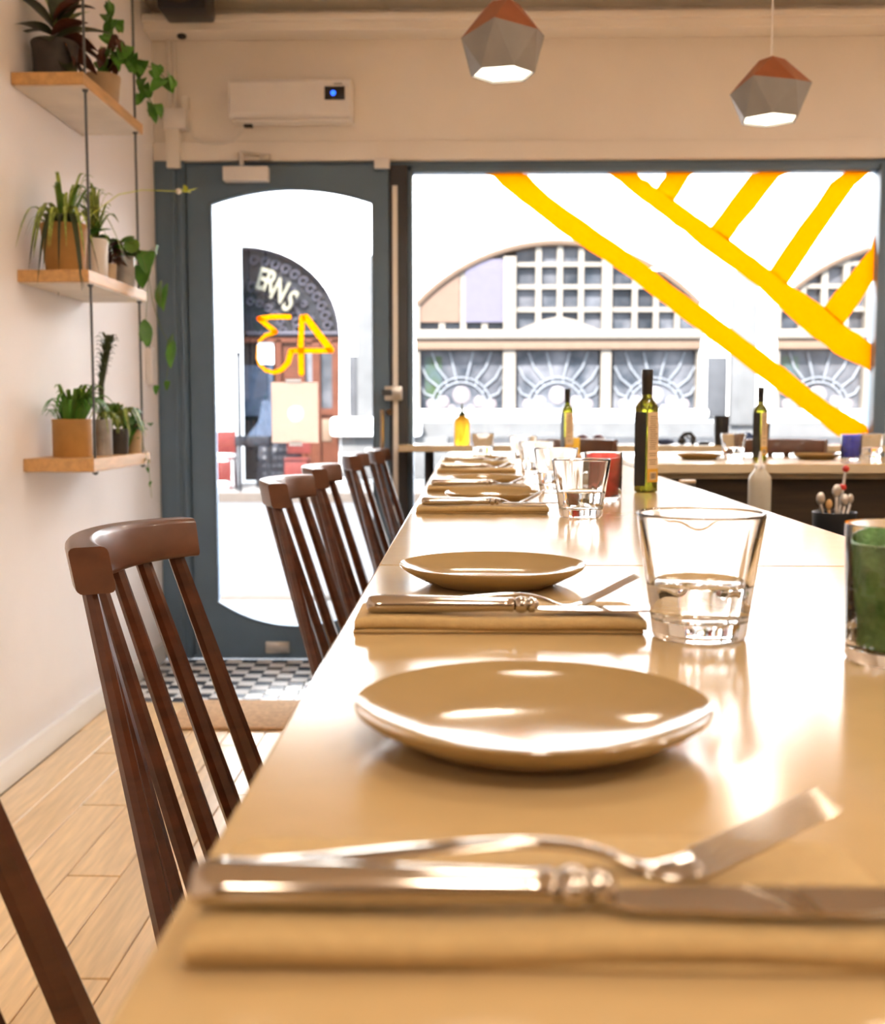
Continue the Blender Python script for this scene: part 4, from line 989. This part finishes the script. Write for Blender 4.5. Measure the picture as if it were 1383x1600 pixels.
# middle shelf: small pots
def simple(name, label, loc, r, h, m, rim=True, tp=.85):
    t = thing(name, label, 'plant', loc); pot(t, r, h, m, tp, rim); return t
t = simple('leafy_plant', 'bushy green plant in a white pot behind the spider plant', Vector((-1.182, 3.585, SM)), .043, .125, mt['wpot'])
for i in range(40): az = rnd.uniform(0, 6.28); put(bl[(0, 2)[i % 2]] if i % 4 else lm['ivy'], t, (.01*math.cos(az), .01*math.sin(az), .12+rnd.uniform(0, .03)), az, rnd.uniform(-.2, .5), 0, rnd.uniform(.7, 1.25))
t = simple('red_leaved_plant', 'small red leaved plant in a brown pot on the middle shelf', Vector((-1.180, 3.69, SM)), .034, .062, mt['tan2'], False)
for i in range(34): az = rnd.uniform(0, 6.28); put(lm['red'], t, (.012*math.cos(az), .012*math.sin(az), .06+.05*rnd.random()), az, rnd.uniform(.2, 1.1), 0, rnd.uniform(1.0, 1.4))
L0 = Vector((-1.155, 3.80, SM))
t = simple('trailing_heart_plant', 'round leaved trailing plant in a silver grey pot on middle shelf', L0, .037, .10, mt['spot'], False, .92)
for i in range(30): az = rnd.uniform(0, 6.28); put(lm['round' if i % 4 else 'red'], t, (.02*math.cos(az), .02*math.sin(az), .10+rnd.uniform(0, .05)), az, rnd.uniform(-.4, .8), 0, rnd.uniform(.7, 1.1))
put(lm['round'], t, at(206, 372, 3.78)-L0, 3.3, -1.2, 0, 1.05)
tr = [(228, 405, 'ivyd', 3.4), (225, 428, 'ivyd', 3.0), (247, 396, 'tiny', 1.5), (262, 456, 'pend', 2.4), (226, 512, 'pend', 3.7), (233, 540, 'tiny', 3.2), (272, 545, 'pend', 2.65), (222, 532, 'tiny', 3.2), (245, 615, 'tiny', 3), (262, 608, 'tiny', 3)]
vine(t, L0, [L0+Vector((.02, 0, .10)), at(222, 400, 3.8), at(232, 430, 3.82), at(238, 470, 3.84), at(250, 510, 3.86), at(266, 540, 3.88), at(258, 610, 3.9)], mt['stem'], .0011)
vine(t, L0, [at(222, 400, 3.8), at(240, 388, 3.82), at(250, 398, 3.83)], mt['stem'], .001); vine(t, L0, [at(232, 430, 3.82), at(228, 500, 3.84), at(234, 545, 3.86)], mt['stem'], .001)
for a, c, kd, az in tr:
    p = at(a, c, 3.83)-L0; put(lm[kd], t, p+Vector((0, 0, .028)), az, -1.15, 0, 1.3)
for a, c in ((252, 452), (270, 535)): put(lm['pend'], t, at(a, c-14, 3.86)-L0, 2.4, -1.1, .3, 1.4)
# bottom shelf
t = simple('bushy_succulent', 'bushy upright green plant in a wide tan pot on the bottom shelf', Vector((-1.236, 3.49, SB)), .060, .118, mt['terra'], False, .96)
b2 = [blade_me('leaf', 1, .085, .05, .015, .010, mt['leafm']), blade_me('leaf', 1, .075, .075, .05, .010, mt['leafg']), blade_me('leaf', 1, .10, .03, .0, .010, mt['leafd'])]
for i in range(110): az = rnd.uniform(0, 6.28); rr = rnd.uniform(0, .045); put(b2[rnd.choice((0, 0, 1, 1))], t, (-rr*math.sin(az), rr*math.cos(az), .108), az, 0, 0, rnd.uniform(1.0, 1.5) if -math.sin(az) > -.5 else .7)
L0 = Vector((-1.180, 3.61, SB))
t = simple('pineapple_plant', 'tall spiky stemmed plant in a grey jar on the bottom shelf', L0, .031, .115, mt['spot'], False, .95)
tp = at(170, 545, 3.61)-L0; md_ = at(158, 600, 3.61)-L0
MB().tube([(0, 0, .10), md_, tp], [.006, .010, .006], 8).build('stem', mt['leafd'], t)
sp = blade_me('leaf', 1, .035, .028, .005, .010, mt['leafd'])
for i in range(44):
    f = i/43; p = md_.lerp(tp, f); put(sp, t, p, i*2.4, 0, 0, .85+.65*f)
for i in range(12): put(bl[i % 2], t, (0, 0, .115), i*.53, 0, 0, .6)
t = simple('variegated_plant', 'striped arching plant in a dark jar on the bottom shelf', Vector((-1.163, 3.72, SB)), .036, .085, mt['dpot'], False, .8)
b3 = [blade_me('leaf', 1, .08, .07, .10, .016, mt['leafs']), blade_me('leaf', 1, .085, .045, .06, .016, mt['leafm'])]
for i in range(40): az = rnd.uniform(0, 6.28); put(b3[i % 2], t, (0, 0, .085), az, 0, 0, rnd.uniform(.8, 1.4))
L0 = Vector((-1.142, 3.83, SB))
t = simple('small_ivy', 'small leafy ivy in a slim pale pot at shelf end', L0, .027, .10, mt['tan2'], True, .8)
for i in range(54): az = rnd.uniform(0, 6.28); rr = rnd.uniform(0, .06); put(lm['tiny' if i % 3 else 'ivy'], t, (rr*math.cos(az), rr*math.sin(az)*.6-.01, .09+rnd.uniform(-.01, .06)), rnd.uniform(1.8, 4.6), rnd.uniform(-1.3, .3), 0, rnd.uniform(1.0, 1.5))
put(lm['ivyd'], t, (-.02, -.03, .07), 3.1, -1.3, 0, 1.0)
vine(t, L0, [L0+Vector((.02, .03, .09)), at(222, 690, 3.86), at(230, 715, 3.87), at(234, 745, 3.87), at(237, 778, 3.87)], mt['stem'], .001)
for a, c in ((228, 716), (234, 718), (230, 730), (236, 752)): put(lm['tiny'], t, at(a, c, 3.865)-L0, rnd.uniform(2, 4), -1, 0, .8)
